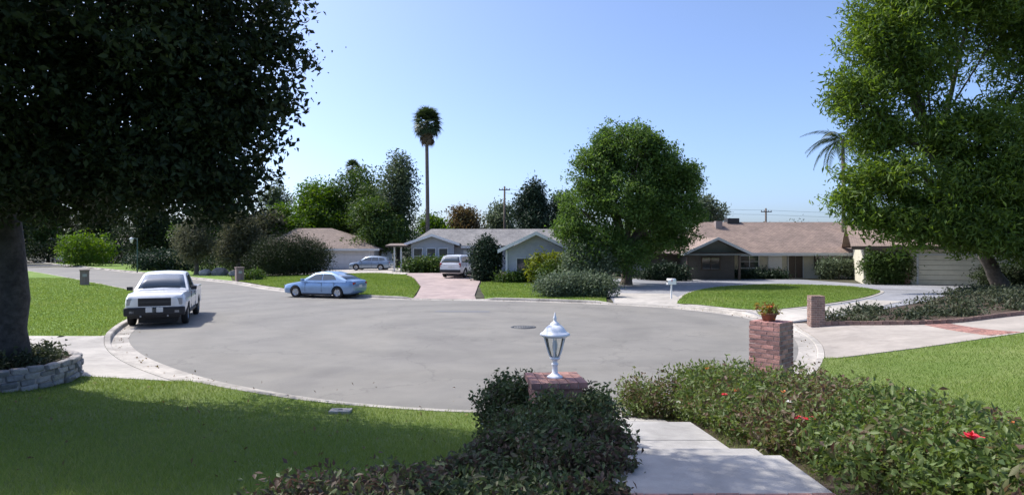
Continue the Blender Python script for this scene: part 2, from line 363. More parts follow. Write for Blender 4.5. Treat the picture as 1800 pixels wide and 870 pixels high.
def apron(x, y):
    d = np.zeros_like(np.asarray(x, float))
    for (cx, cy), r in APRON: d = np.maximum(d, ss(r+.7, r-.2, np.hypot(x-cx, y-cy)))
    return d
def kdist(x, y):
    x = np.atleast_1d(np.asarray(x, float)).ravel(); y = np.atleast_1d(np.asarray(y, float)).ravel(); out = np.empty(len(x))
    for i in range(0, len(x), 20000):
        out[i:i+20000] = np.sqrt(((x[i:i+20000, None]-K[None, :, 0])**2+(y[i:i+20000, None]-K[None, :, 1])**2).min(1))
    return out
def H(x, y):
    sh = np.shape(x); x = np.atleast_1d(np.asarray(x, float)).ravel(); y = np.atleast_1d(np.asarray(y, float)).ravel()
    d = np.hypot(x+1.5, y-21.6)-11.3
    z = .13+1.07*ss(.3, 8.5, d)*ss(20, 12, y)
    z += .045*np.clip(x-9, 0, 18)*ss(40, 24, y)
    z += .3*ss(37, 54, y)*ss(14, 6, x)*ss(-24, -12, x)
    a = apron(x, y)
    if a.max() > 0: z -= .105*a*(1-ss(.1, 1.5, kdist(x, y)))
    return z.reshape(sh) if sh else float(z[0])
def inpoly(P, x, y):
    P = np.asarray(P); n = len(P); c = np.zeros(len(x), bool); j = n-1
    for i in range(n):
        xi, yi, xj, yj = P[i, 0], P[i, 1], P[j, 0], P[j, 1]
        if yi != yj: c ^= ((yi > y) != (yj > y)) & (x < (xj-xi)*(y-yi)/(yj-yi)+xi)
        j = i
    return c
def densify(P, step):
    out = []
    for i in range(len(P)):
        a, b = np.array(P[i], float), np.array(P[(i+1) % len(P)], float); n = max(1, int(np.linalg.norm(b-a)/step))
        out += [tuple(a+(b-a)*k/n) for k in range(n)]
    return out
def sheet(name, poly, m, lift=0., step=.6, zf=None, skirt=0, parent=None, world=True, maxy=1e9):
    poly = densify(poly, step*1.2); A = np.array(poly)
    gx, gy = np.meshgrid(np.arange(A[:, 0].min(), A[:, 0].max(), step), np.arange(A[:, 1].min(), A[:, 1].max(), step))
    gx = gx.ravel()+step*.21; gy = gy.ravel()+step*.17
    k = inpoly(A, gx, gy); gx, gy = gx[k], gy[k]
    # keep grid points off the rim
    if len(gx):
        keep = np.ones(len(gx), bool)
        for i in range(0, len(gx), 5000):
            dd = ((gx[i:i+5000, None]-A[None, :, 0])**2+(gy[i:i+5000, None]-A[None, :, 1])**2).min(1); keep[i:i+5000] = dd > (step*.45)**2
        gx, gy = gx[keep], gy[keep]
    n = len(poly); pts = [Vector(p) for p in poly]+[Vector((a, b)) for a, b in zip(gx, gy)]
    v, e, f, *_ = delaunay_2d_cdt(pts, [(i, (i+1) % n) for i in range(n)], [], 1, 1e-5)
    vx = np.array([p.x for p in v]); vy = np.array([p.y for p in v])
    vz = (zf(vx, vy) if zf else H(vx, vy))+lift
    me = bpy.data.meshes.new(name); me.from_pydata(list(zip(vx, vy, vz)), [], [tuple(t) for t in f])
    bm = bmesh.new(); bm.from_mesh(me); bmesh.ops.recalc_face_normals(bm, faces=bm.faces)
    if sum(q.normal.z for q in bm.faces) < 0: bmesh.ops.reverse_faces(bm, faces=bm.faces)
    if skirt:
        r = bmesh.ops.extrude_edge_only(bm, edges=[q for q in bm.edges if q.is_boundary])
        for q in r['geom']:
            if isinstance(q, bmesh.types.BMVert): q.co.z -= skirt
    bm.to_mesh(me); bm.free()
    for p in me.polygons: p.use_smooth = not skirt
    return link(name, me, parent, m)
def struct(o, label, cat): return tag(o, label, cat, None, 'structure')

# base ground: one sheet to the horizon
def make_ground():
    def ax(lo, hi, a, b, n):
        core = np.linspace(a, b, n); t = np.geomspace(1, 1+abs(lo-a), 14)-1; u = np.geomspace(1, 1+abs(hi-b), 14)-1
        return np.concatenate([(a-t[1:])[::-1], core, b+u[1:]])
    xs = ax(-1800, 1800, -60, 45, 200); ys = ax(-600, 2400, -12, 75, 170)
    X, Y = np.meshgrid(xs, ys); x, y = X.ravel(), Y.ravel()
    road = inpoly(K, x, y) | (kdist(x, y) < .9)
    z = np.where(road, -.14, H(x, y)-.05)
    nx, ny = len(xs), len(ys)
    f = [(j*nx+i, j*nx+i+1, (j+1)*nx+i+1, (j+1)*nx+i) for j in range(ny-1) for i in range(nx-1)]
    me = bpy.data.meshes.new('ground'); me.from_pydata(list(zip(x, y, z)), [], f)
    for p in me.polygons: p.use_smooth = True
    o = link('ground', me, None, M['dirt']); struct(o, 'bare brown earth under the lawns, beds and houses', 'ground')
make_ground()
rd = sheet('road', [tuple(p) for p in K], M['asphalt'], 0, 1.2, zf=lambda x, y: np.zeros_like(x)); struct(rd, 'pale grey worn asphalt of the round cul-de-sac and the street leading off', 'road')

# kerb with gutter, in cast segments
def make_kerb():
    root = bpy.data.objects.new('kerb', None); COL.objects.link(root); struct(root, 'pale concrete kerb and gutter round the cul-de-sac', 'kerb')
    # resample
    d = np.concatenate([[0], np.cumsum(np.linalg.norm(np.diff(K, axis=0), axis=1))])
    s = 0; cuts = []
    while s < d[-1]:
        px = np.interp(s, d, K[:, 0]); py = np.interp(s, d, K[:, 1]); far = math.hypot(px, py)
        L = 3.0 if far < 45 else 12.0
        cuts.append((s, min(s+L, d[-1]))); s += L
    for a, b in cuts:
        n = max(3, int((b-a)/.4)) if b-a < 5 else 4
        sv = np.linspace(a+.006, b-.006, n); px = np.interp(sv, d, K[:, 0]); py = np.interp(sv, d, K[:, 1])
        nx = np.interp(sv, d, Kn[:, 0]); ny = np.interp(sv, d, Kn[:, 1])
        ap = apron(px, py); kh = .13*(1-ap)+.028*ap
        vs = []; fs = []
        for i in range(n):
            prof = [(-.46, -.03), (-.46, .006), (-.05, .010), (-.03, .012+.0*kh[i]), (-.005, kh[i]-.02), (.02, kh[i]+.004), (.16, kh[i]+.008), (.16, -.05)]
            for o_, z_ in prof: vs.append((px[i]+nx[i]*o_, py[i]+ny[i]*o_, z_))
        m = 8
        for i in range(n-1):
            for k in range(m-1): fs.append((i*m+k, i*m+k+1, (i+1)*m+k+1, (i+1)*m+k))
        fs += [tuple(range(m)), tuple((n-1)*m+k for k in reversed(range(m)))]
        MB().add(vs, fs).build('kerb_segment', M['kerb'], root)
make_kerb()

# lawns and paved areas
P_front = [(-32, 13.0), (-7.2, 13.0)] + kslice((-6.6, 12.9), (.6, 10.2)) + [(.76, 9.5), (.76, -9), (-32, -9)]
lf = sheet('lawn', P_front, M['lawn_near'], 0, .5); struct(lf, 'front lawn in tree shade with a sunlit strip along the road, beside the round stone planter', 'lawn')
P_left = [(-60, 18.9)] + [(-12.4, 18.9)] + kslice((-12.2, 19.2), (-85, 101)) + [(-130, 101), (-130, 40)]
ll = sheet('lawn', P_left, M['lawn'], 0, 1.3); struct(ll, 'bright lawn behind the parked white pickup and left of the street', 'lawn')
P_right = [(2.3, 9.8)] + kslice((2.3, 10.4), (7.3, 15.2)) + [(7.9, 15.5), (13.5, 16.4), (20, 17.0), (40, 17.5), (40, -9), (2.3, -9)]
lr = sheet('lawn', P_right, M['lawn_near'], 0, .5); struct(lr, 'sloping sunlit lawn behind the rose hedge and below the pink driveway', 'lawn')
P_A = kslice((-22, 49.4), (-5.5, 33.9)) + [(-5.45, 35), (-6.2, 42), (-7.7, 49), (-9.2, 54), (-12, 57.3), (-18, 58.5), (-26, 58)]
la = sheet('lawn', P_A, M['lawn'], 0, .8); struct(la, 'lawn behind the blue sedan, left of the brick driveway', 'lawn')
P_B = kslice((-1.4, 33.3), (4.7, 31.1)) + [(5.4, 36), (6.2, 42), (5, 45.3), (-2.2, 45.3), (-2.2, 42)]
lb = sheet('lawn', P_B, M['lawn'], 0, .8); struct(lb, 'lawn between the brick driveway and the big spreading shrub', 'lawn')
P_far = kslice((-22.5, 49.9), (-79, 107)) + [(-60, 115), (-30, 80), (-27, 60)]
lx = sheet('lawn', P_far, M['lawn'], 0, 1.5); struct(lx, 'shaded grass bank under the trees across the street', 'lawn')

P_ldrive = [(-60, 13.03), (-7.25, 13.03)] + kslice((-6.9, 13.1), (-12.3, 19.2), .17) + [(-12.5, 18.87), (-60, 18.87)]
dl = sheet('driveway', P_ldrive, M['concrete'], .004, .7, skirt=.06); struct(dl, 'pale concrete driveway apron behind the round stone planter', 'driveway')
P_brick = kslice((-5.4, 33.9), (-2.1, 33.4), .17) + [(-2.1, 35), (-2.3, 42), (-2.5, 58), (-9.6, 58), (-9.1, 54), (-7.6, 49), (-6.1, 42), (-5.35, 35)]
db = sheet('driveway', P_brick, M['paver'], .012, .8, skirt=.06); struct(db, 'pink brick paved driveway leading up to the white SUV', 'driveway')
P_cd = [(-9.4, 54.6), (-12, 57.4), (-18, 58.6), (-22, 62), (-22, 72), (-11, 72), (-9.6, 58)]
dc = sheet('driveway', P_cd, M['concrete'], .02, 1.0, skirt=.06); struct(dc, 'pale concrete driveway in front of the white garage doors', 'driveway')
P_circ = kslice((4.9, 31.0), (10.0, 22.6), .17) + [(11.0, 22.6), (14, 24.2), (18, 27), (23, 32.5), (28, 38), (37, 40.5), (37, 46.2), (25.6, 46.2), (24, 52.2), (12, 52.2), (6.5, 48), (5.6, 40)]
dk = sheet('driveway', P_circ, M['drive_grey'], .006, .8, skirt=.06); struct(dk, 'grey circular driveway looping round the oval lawn to the garage', 'driveway')
P_ap = kslice((4.9, 31.0), (7.7, 29.1), .18) + [(8.6, 31.5), (9.2, 36), (6.3, 36.5), (5.4, 33)]
da = sheet('driveway_apron', P_ap, M['concrete'], .022, .6, skirt=.05); struct(da, 'bright concrete apron between the kerb and the shaded driveway', 'apron')
P_ap2 = kslice((9.5, 25.7), (10.0, 22.6), .18) + [(11.0, 22.9), (14, 24.6), (17, 27.2), (16.2, 28.6), (14.4, 26.9), (12.2, 25.9)]
da2 = sheet('driveway_apron', P_ap2, M['concrete'], .022, .6, skirt=.05); struct(da2, 'pale concrete apron beside the small dark brick pillar', 'apron')
OV = catmull([(7.9, 30.0), (10.2, 36), (13.5, 41.2), (18.5, 44.5), (22.3, 42.5), (22.4, 38.5), (19.6, 33.6), (16.2, 29.3), (12.6, 26.6), (10.2, 26.0), (8.9, 28.2), (7.9, 30.0)], 6)[:-1]
oc = OV.mean(0); ring = oc+(OV-oc)*1.045
oe = sheet('lawn_edging', [tuple(p) for p in ring], M['concrete'], .03, .8, skirt=.08); struct(oe, 'pale concrete edging round the oval lawn', 'edging')
lo = sheet('lawn', [tuple(p) for p in OV], M['lawn'], .055, .8); struct(lo, 'bright oval lawn inside the circular driveway', 'lawn')
P_pink = kslice((7.4, 15.3), (9.75, 22.2), .17) + [(10.3, 20.9), (13.7, 20.1), (17.2, 21.2), (30, 24.5), (42, 27), (42, 18), (20, 17.05), (13.5, 16.45), (7.95, 15.55)]
dp = sheet('driveway', P_pink, M['pink_concrete'], .012, .6, skirt=.06); struct(dp, 'pinkish concrete driveway with a brick band, below the planted bed', 'driveway')
P_bed = [(10.0, 22.1), (10.3, 20.95), (13.7, 20.15), (17.2, 21.25), (30, 24.6), (42, 27.2), (42, 40), (37, 40.4), (28, 37.9), (23, 32.4), (18, 26.9), (14, 24.1), (11, 22.5)]
bd = sheet('planting_bed', P_bed, M['mulch'], .0, .7); struct(bd, 'dark planted bed under the big tree, edged with brick', 'planting bed')
P_bed2 = [(.0, 45.3), (5, 45.35), (6.4, 42), (5.5, 36), (8, 45), (8.5, 54), (-.6, 54)]

# front walk: sloping slabs and steps
walk = bpy.data.objects.new('path', None); COL.objects.link(walk); struct(walk, 'pale concrete front walk stepping down between the hedges to the road', 'path')
XL, XR = .77, 2.3
def slab(y0, y1, z0, z1, m, nm='slab'):
    b = MB(); b.add([(XL, y0, z0), (XR, y0, z0), (XR, y1, z1), (XL, y1, z1), (XL, y0, z0-.35), (XR, y0, z0-.35), (XR, y1, z1-.35), (XL, y1, z1-.35)],
                    [(0,1,2,3),(7,6,5,4),(0,4,5,1),(1,5,6,2),(2,6,7,3),(3,7,4,0)])
    return b.build(nm, m, walk, bev=.012)
slab(-3, 4.28, 1.065, 1.05, M['path_concrete'])
slab(4.46, 5.35, 1.05, 1.03, M['path_concrete'])
slab(5.354, 5.92, .92, .905, M['path_concrete'])
slab(5.924, 6.98, .74, .655, M['path_concrete']); slab(6.99, 8.06, .655, .56, M['path_concrete'])
slab(8.064, 9.25, .36, .235, M['path_concrete']); slab(9.26, 10.30, .235, .06, M['path_concrete'])
bk = MB().box((0, 0, 0), (.158, .085, .06)).mesh('brick', M['brick_pink'])
for r_ in range(2):
    for i in range(9):
        o = link('brick', bk, walk); o.location = (XL+.085+i*.17, 4.325+r_*.09, 1.022+rnd.uniform(-.002, .003))

# manhole, patches
t = thing('manhole_cover', (.4, 22, 0.0), 'round iron manhole cover in the middle of the road', 'manhole')
MB().lathe([(0, .008), (.33, .008), (.33, 0)], n=28).build('lid', M['iron'], t)
MB().lathe([(.345, 0), (.345, .006), (.45, .006), (.45, 0)], n=28).build('rim', M['metal_dark'], t)
mb = MB()
for i in range(7):
    for j in range(7):
        x, y = (i-3)*.085, (j-3)*.085
        if math.hypot(x, y) < .28: mb.box((x, y, .010), (.05, .05, .006))
mb.build('studs', M['iron'], t)['kind'] = 'stuff'
def patch(pts, label):
    o = sheet('road_patch', pts, M['patch'], .005, .5, zf=lambda x, y: np.zeros_like(x)); struct(o, label, 'road patch')
patch([(-3.4, 27.2), (-1.0, 27.0), (-.95, 27.6), (-3.3, 27.8)], 'thin dark asphalt patch on the road in front of the brick driveway')
t = thing('utility_cover', (-2.78, 10.15, H(-2.78, 10.15)), 'pale concrete meter cover set in the lawn edge by the road', 'meter cover')
MB().box((0, 0, .01), (.34, .22, .07)).build('lid', M['concrete'], t, bev=.01)
MB().box((0, 0, .048), (.07, .03, .01)).build('lift_slot', M['iron'], t)

# ------------------------------------------------------------------ foliage tools
def leaf_mesh(name, C, size, mat_, parent, rng, tint=None, elong=.42, up=.35, droop=0., off=(0, 0, 0), fold=.12, kind='stuff', jit=.58):
    N = len(C); d = rng.normal(size=(N, 3)); d[:, 2] -= droop; d /= np.linalg.norm(d, axis=1)[:, None]
    n = rng.normal(size=(N, 3)); n[:, 2] += up*2; n -= d*(n*d).sum(1)[:, None]; n /= np.linalg.norm(n, axis=1)[:, None]+1e-9
    s = np.cross(d, n); L = (size*(1+jit*(rng.random(N)*2-1)))[:, None]
    C = C-np.array(off)
    V = np.stack([C-d*L*.5, C+s*L*elong*.5+n*L*fold-d*L*.05, C+d*L*.5, C-s*L*elong*.5+n*L*fold-d*L*.05], 1).reshape(-1, 3)
    i = np.arange(N)*4
    F = np.stack([i, i+1, i+2, i, i+2, i+3], 1).reshape(-1)
    me = bpy.data.meshes.new(name); me.vertices.add(4*N); me.vertices.foreach_set('co', V.ravel())
    me.loops.add(6*N); me.loops.foreach_set('vertex_index', F.astype(np.int32))
    me.polygons.add(2*N); me.polygons.foreach_set('loop_start', np.arange(2*N, dtype=np.int32)*3); me.polygons.foreach_set('loop_total', np.full(2*N, 3, dtype=np.int32))
    me.update()
    if tint is None: tint = rng.random(N)
    a = me.attributes.new('tint', 'FLOAT', 'POINT'); a.data.foreach_set('value', np.repeat(np.clip(tint, 0, 1), 4).astype(np.float32))
    o = link(name, me, parent, mat_)
    if kind: o['kind'] = kind
    return o
def lobe_points(lobes, n, rng, shell=.5, rag=.18, gap=0., gsc=.5, seed=0):
    Lb = np.array(lobes, float); w = (Lb[:, 3]*Lb[:, 4]*Lb[:, 5])**.66; w /= w.sum()
    k = rng.choice(len(Lb), n, p=w); d = rng.normal(size=(n, 3)); d /= np.linalg.norm(d, axis=1)[:, None]
    u = rng.random(n); r = np.where(rng.random(n) < .8, shell+(1-shell)*u**.7, u**.5)
    ph = Lb[k, :3].sum(1)
    r *= 1+rag*np.sin(d[:, 0]*5+ph*3)*np.sin(d[:, 1]*4.3+ph*1.7)+rag*.8*np.sin(d[:, 2]*6+d[:, 0]*4+ph)
    P = Lb[k, :3]+d*Lb[k, 3:6]*r[:, None]
    if gap > 0:
        g_ = np.array([mnoise.noise(Vector(p)*gsc+Vector((seed*7.3, 0, 0))) for p in P]); keep = g_ > -0.55+gap; P, k = P[keep], k[keep]
    return P, k
def tree(name, label, base, trunk_r, fork_h, lobes, leafm, size, nclus, per, spread, seed, bark='bark', group=None, cat='tree', lean=(0, 0), gap=.25, gsc=.5, droop=0., up=.35, shell=.5, rag=.18, elong=.42, nbr=60, bend=None, crown='crown', twig_r=.02, side=8, drop_near=None):
    rng = np.random.default_rng(seed); bx, by = base[:2]; bz = base[2] if len(base) > 2 else H(bx, by)
    t = thing(name, (bx, by, bz), label, cat, group); off = (bx, by, bz)
    top = Vector((bx+lean[0], by+lean[1], bz+fork_h))
    mb = MB(off); B = Vector((bx, by, bz-.15)); pts = []; rad = []
    for i in range(9):
        f = i/8; p = B.lerp(top, f)
        if bend: p += Vector((bend[0], bend[1], 0))*math.sin(f*math.pi)
        p += Vector((rng.normal(), rng.normal(), 0))*trunk_r*.12*(i > 0)
        pts.append(p); rad.append(trunk_r*(1.35 if i == 0 else 1.1 if i == 1 else 1-.35*f))
    mb.tube(pts, rad, side+4); mb.build('trunk', M[bark], t)
    P, k = lobe_points(lobes, nclus, rng, shell, rag, gap, gsc, seed)
    lb = MB(off)
    big = [q for q in lobes if q[3] >= .75]
    for li, l in enumerate(lobes):
        c = Vector(l[:3])-Vector((0, 0, l[5]*.25)); a = top.lerp(pts[6], rng.random()*.8)
        if l[3] < .75: a = min((Vector(q[:3]) for q in big), key=lambda p: (p-c).length)
        mid = a.lerp(c, .5)+Vector((rng.normal(), rng.normal(), abs(rng.normal())*.5))*(c-a).length*.07
        q1 = a.lerp(mid, .5)+Vector((0, 0, .04*(c-a).length))
        r0 = trunk_r*(.55 if l[3] >= .75 else .12); lb.tube([a, q1, mid, mid.lerp(c, .5), c], [r0, r0*.8, r0*.6, r0*.45, r0*.3], side)
        idx = np.where(k == li)[0]
        if len(idx):
            for j in rng.choice(idx, min(len(idx), max(3, nbr//len(lobes))), replace=False):
                e = Vector(P[j]); s_ = mid.lerp(c, rng.random()); m_ = s_.lerp(e, .5)+Vector(rng.normal(size=3))*(e-s_).length*.08
                lb.tube([s_, m_, e], [r0*.22+twig_r, r0*.12+twig_r*.8, twig_r*.4], 5, cap=False)
    lb.build('branches', M[bark], t)
    ct = rng.random(len(P))*.55
    C = np.repeat(P, per, 0)+rng.normal(size=(len(P)*per, 3))*np.array([spread, spread, spread*.75])
    tint = np.repeat(ct, per)+rng.random(len(C))*.45
    leaf_mesh(crown, C, size, M[leafm], t, rng, tint, elong, up, droop, off)
    return t
def shrub(name, label, base, lobes, leafm, size, nclus, per, spread, seed, group=None, cat='shrub', gap=.1, gsc=1.5, rag=.15, up=.35, elong=.45, stems=10, shell=.45, bark='bark', droop=0.):
    rng = np.random.default_rng(seed); bx, by = base[:2]; bz = base[2] if len(base) > 2 else H(bx, by)
    t = thing(name, (bx, by, bz), label, cat, group); off = (bx, by, bz)
    P, k = lobe_points(lobes, nclus, rng, shell, rag, gap, gsc, seed)
    g_ = np.array(H(P[:, 0], P[:, 1])); P[:, 2] = np.maximum(P[:, 2], g_+.03)
    mb = MB(off)
    for j in rng.choice(len(P), min(stems, len(P)), replace=False):
        e = Vector(P[j]); l = lobes[k[j]]; s_ = Vector((l[0]+rng.normal()*l[3]*.25, l[1]+rng.normal()*l[4]*.25, H(l[0], l[1])-.05)); m_ = s_.lerp(e, .5)+Vector((0, 0, .15*(e-s_).length))
        mb.tube([s_, m_, e], [.03, .02, .008], 5, cap=False)
    mb.build('stems', M[bark], t)['kind'] = 'stuff'
    lt = rng.random(len(lobes))*.35; ct = lt[k]+rng.random(len(P))*.45
    C = np.repeat(P, per, 0)+rng.normal(size=(len(P)*per, 3))*spread
    leaf_mesh('foliage', C, size, M[leafm], t, rng, np.repeat(ct, per)+rng.random(len(C))*.3, elong, up, droop, off)
    return t
def grass(poly, dens, hgt, wid, seed, label, zl=0., ymax=1e9, fall=None):
    rng = np.random.default_rng(seed); A = np.array(poly); lo, hi = A.min(0), A.max(0); hi[1] = min(hi[1], ymax)
    n = int((hi-lo).prod()*dens); x = rng.uniform(lo[0], hi[0], n); y = rng.uniform(lo[1], hi[1], n)
    k = inpoly(A, x, y)
    k &= np.abs(x) < (1.25*np.maximum(y, 0)+6)*(.8+.4*rng.random(n)); k &= y > -4
    if fall: k &= rng.random(n) < np.clip((fall/np.hypot(x, y))**1.5, 0, 1)
    x, y = x[k], y[k]; z = H(x, y)+zl-.004; n = len(x)
    a = rng.random(n)*2*math.pi; patchy = np.array([mnoise.noise(Vector((px*.35, py*.35, seed))) for px, py in zip(x[::1], y[::1])]) if n < 400000 else 0
    h = hgt*(.55+.9*rng.random(n))*(1+.35*patchy); dist = np.hypot(x, y); w = wid*np.clip(dist/9, .8, 5)
    ln = rng.normal(size=(n, 2))*.5*h[:, None]
    V = np.stack([np.stack([x+np.cos(a)*w, y+np.sin(a)*w, z], 1), np.stack([x-np.cos(a)*w, y-np.sin(a)*w, z], 1), np.stack([x+ln[:, 0], y+ln[:, 1], z+h], 1)], 1).reshape(-1, 3)
    me = bpy.data.meshes.new('grass'); me.vertices.add(3*n); me.vertices.foreach_set('co', V.ravel()); me.loops.add(3*n); me.loops.foreach_set('vertex_index', np.arange(3*n, dtype=np.int32))
    me.polygons.add(n); me.polygons.foreach_set('loop_start', np.arange(n, dtype=np.int32)*3); me.polygons.foreach_set('loop_total', np.full(n, 3, dtype=np.int32)); me.update()
    ti = np.clip(.4+.35*patchy+rng.normal(size=n)*.2, 0, 1)
    at = me.attributes.new('tint', 'FLOAT', 'POINT'); at.data.foreach_set('value', np.repeat(ti, 3).astype(np.float32))
    o = link('grass', me, None, M['grass']); tag(o, label, 'grass', None, 'stuff')
grass(P_front, 2600, .05, .0035, 1, 'short grass of the shaded front lawn beside the stone planter', fall=7)
grass(P_right, 2200, .05, .0035, 2, 'short sunlit grass of the lawn behind the rose hedge', fall=7)
grass(P_left, 1500, .055, .004, 3, 'bright grass of the lawn behind the white pickup', ymax=55, fall=11)
grass([tuple(p) for p in OV], 300, .06, .005, 4, 'grass of the oval lawn in the circular driveway', zl=.055)
grass(P_A, 200, .07, .006, 5, 'grass of the lawn behind the blue sedan')
grass(P_B, 200, .07, .006, 6, 'grass of the lawn beside the brick driveway')

# ------------------------------------------------------------------ brick pillars
def brick_pillar(x, y, s, courses, rz, label, m, cap=True, far=False, group='brick pillars', zb=None, over=.0):
    z = H(x, y) if zb is None else zb
    t = thing('brick_pillar', (x, y, z-.02), label, 'brick pillar', group, rz)
    ch = .075; hgt = courses*ch
    MB().box((0, 0, hgt/2-.1), (s-.016, s-.016, hgt+.2)).build('mortar_core', M['mortar'], t)
    bw = .095; L = (s-bw)/2-.010
    me = MB().box((0, 0, 0), (L, bw, .063)).mesh('brick', M[m])
    for c in range(courses):
        for sd in range(4):
            for k in range(2):
                u = -s/2+bw+.004+L/2+k*(L+.010) if c % 2 == 0 else -s/2+L/2+k*(L+.010)
                a = sd*math.pi/2
                p = Matrix.Rotation(a, 3, 'Z') @ Vector((u, -s/2+bw/2-rnd.uniform(0, .004), 0))
                o = link('brick', me, t); o.location = (p.x, p.y, c*ch+ch/2); o.rotation_euler = (0, 0, a+rnd.uniform(-.01, .01))
                o.scale = (1, 1, rnd.uniform(.95, 1.03))
    if cap:
        S2 = s+over*2; n = max(4, round(S2/.105)); w = S2/n
        cm = MB().box((0, 0, 0), (w-.008, S2/2-.006, .062)).mesh('brick', M[m])
        MB().box((0, 0, hgt+.028), (S2-.02, S2-.02, .05)).build('mortar_bed', M['mortar'], t)
        for i in range(n):
            for j in range(2):
                o = link('brick', cm, t); o.location = (-S2/2+w*(i+.5), (j-.5)*S2/2, hgt+.034+rnd.uniform(-.001, .004)); o.scale = (1, 1, rnd.uniform(.97, 1.03))
    return t, z-.02+hgt+(.066 if cap else 0)

pt, ptop = brick_pillar(4.37, 10.55, .52, 18, R(-47), 'tall red brick pillar with a potted plant on top, rising behind the rose hedge', 'brick', over=.0)
lt_, ltop = brick_pillar(.475, 6.93, .52, 11, R(6), 'brick pillar with a wide brick cap carrying the white lantern, wrapped by a hedge', 'brick_pink', over=.045)
brick_pillar(10.25, 21.1, .44, 13, R(-8), 'small dark brick pillar at the end of the brick bed edging, beside the oval lawn', 'brick_dun')
def far_pillar(x, y, label, rz):
    t = thing('brick_pillar', (x, y, H(x, y)-.03), label, 'brick pillar', 'brick pillars', rz)
    MB().box((0, 0, .52), (.56, .56, 1.04)).build('shaft', M['brick_far'], t)
    MB().box((0, 0, 1.08), (.64, .64, .085)).build('cap', M['brick_far'], t, bev=.012)
    MB().box((0, -.285, .72), (.26, .02, .2)).build('mailbox_door', M['metal_grey'], t)
M['brick_far'] = pavermat('brick_far', (.20, .145, .13), (.27, .2, .175), (.3, .26, .24))
far_pillar(-30.6, 44.8, 'squat grey-brown brick pillar on the left lawn beside the street', R(35))
far_pillar(-21.6, 49.6, 'brown brick pillar across the street near the pale kerb, left of the dark rounded hedge', R(35))

# potted plant on the tall pillar
t = thing('potted_plant', (4.33, 10.55, ptop), 'terracotta pot with a yellow-green and red plant on top of the tall brick pillar', 'potted plant')
MB().lathe([(0, 0), (.11, 0), (.15, .13), (.165, .13), (.165, .165), (.14, .165), (.13, .12), (0, .12)], n=20).build('pot', M['terracotta'], t)
rg = np.random.default_rng(5)
P = rg.normal(size=(170, 3))*np.array([.11, .11, .06])+np.array([0, 0, .23])
M['leaf_pot'] = leafmat('leaf_pot', g((.12, .16, .03), (.20, .21, .05), (.28, .22, .06), (.32, .12, .04)), .3)
leaf_mesh('foliage', P, .11, M['leaf_pot'], t, rg, None, .35, .2)
for i in range(3):
    a = rg.random()*6.28; r_ = .05+.12*rg.random()
    mb = MB(); c = Vector((math.cos(a)*r_, math.sin(a)*r_, .22+.08*rg.random()))
    mb.lathe([(0, .0), (.022, .004), (.03, .018), (.018, .03), (0, .026)], c, 8)
    mb.build('flower', M['petal'], t)
t.scale = (.85, .85, .85)
# lantern
t = thing('lantern', (.475, 6.93, ltop), 'white post lantern with curved glass panes standing on the brick pillar cap', 'lantern', None, R(20))
MB().lathe([(0, 0), (.085, 0), (.088, .012), (.06, .028), (.045, .04), (.032, .055), (.03, .13), (.038, .14), (.038, .155), (.026, .165), (.03, .19), (.055, .205), (.06, .222), (.05, .23), (0, .23)], n=24).build('stem', M['lamp_metal'], t)
def gl_r(z): f = (z-.225)/(.455-.225); return .05+.078*f**.75
MB().lathe([(gl_r(.23+.0225*i)-.006, .23+.0225*i) for i in range(11)], n=24).build('glass', M['lamp_glass'], t)
for i in range(6):
    a = i*math.pi/3
    MB().tube([(math.cos(a)*gl_r(.225+.023*k), math.sin(a)*gl_r(.225+.023*k), .225+.023*k) for k in range(11)], .0075, 6).build('rib', M['lamp_metal'], t)
MB().lathe([(.118, .448), (.135, .448), (.138, .462), (.12, .466)], n=24).build('collar', M['lamp_metal'], t)
MB().lathe([(.0, .462), (.155, .462), (.166, .468), (.166, .482), (.150, .496), (.128, .506), (.120, .522), (.098, .553), (.070, .576), (.052, .584), (.050, .598), (.030, .612), (.018, .622), (.016, .64), (.022, .652), (.016, .668), (.009, .69), (.006, .715), (0, .72)], n=28).build('roof', M['lamp_metal'], t)
MB().lathe([(0, .235), (.02, .235), (.02, .30), (.026, .31), (.03, .36), (.022, .40), (0, .41)], n=12).build('bulb', M['white_paint'], t)

# round planter of stacked stones
t = thing('stone_planter', (-10.35, 12.25, H(-10.35, 12.25)-.03), 'low round planter wall of stacked grey stones round the big tree trunk', 'planter')
MB().lathe([(1.39, -.05), (1.55, -.05), (1.55, .34), (1.39, .34)], n=48).build('mortar_core', M['mortar'], t)
rs = np.random.default_rng(3); meshes = []
for i in range(6):
    bm = bmesh.new(); bmesh.ops.create_cube(bm, size=1)
    bmesh.ops.scale(bm, vec=(.27, .17, .105), verts=bm.verts)
    bmesh.ops.bevel(bm, geom=bm.edges[:], offset=.022, segments=1, affect='EDGES')
    for v in bm.verts: v.co += Vector(rs.normal(size=3))*.007
    me = bpy.data.meshes.new('stone'); bm.to_mesh(me); bm.free(); me.materials.append(M['stone'])
    meshes.append(me)
for c in range(4):
    n = 34; off = rs.random()
    for i in range(n):
        a = (i+off)*2*math.pi/n
        o = link('stone', meshes[int(rs.integers(6))], t); r_ = 1.50+rs.uniform(-.02, .035)
        o.location = (math.cos(a)*r_, math.sin(a)*r_, c*.11+.03); o.rotation_euler = (rs.normal()*.03, rs.normal()*.03, a+math.pi/2+rs.normal()*.03); o.scale = (rs.uniform(.9, 1.04), rs.uniform(.9, 1.1), rs.uniform(.94, 1.04))
sl_ = sheet('soil', [(-10.35+1.40*math.cos(i*.2618), 12.25+1.40*math.sin(i*.2618)) for i in range(24)], M['mulch'], 0, .3, zf=lambda x, y: H(-10.35, 12.25)+.30+.04*np.sin(x*5)*np.cos(y*4))
sl_.parent = t; sl_.location = -Vector(t.location)
zt = H(-10.35, 12.25)+.3
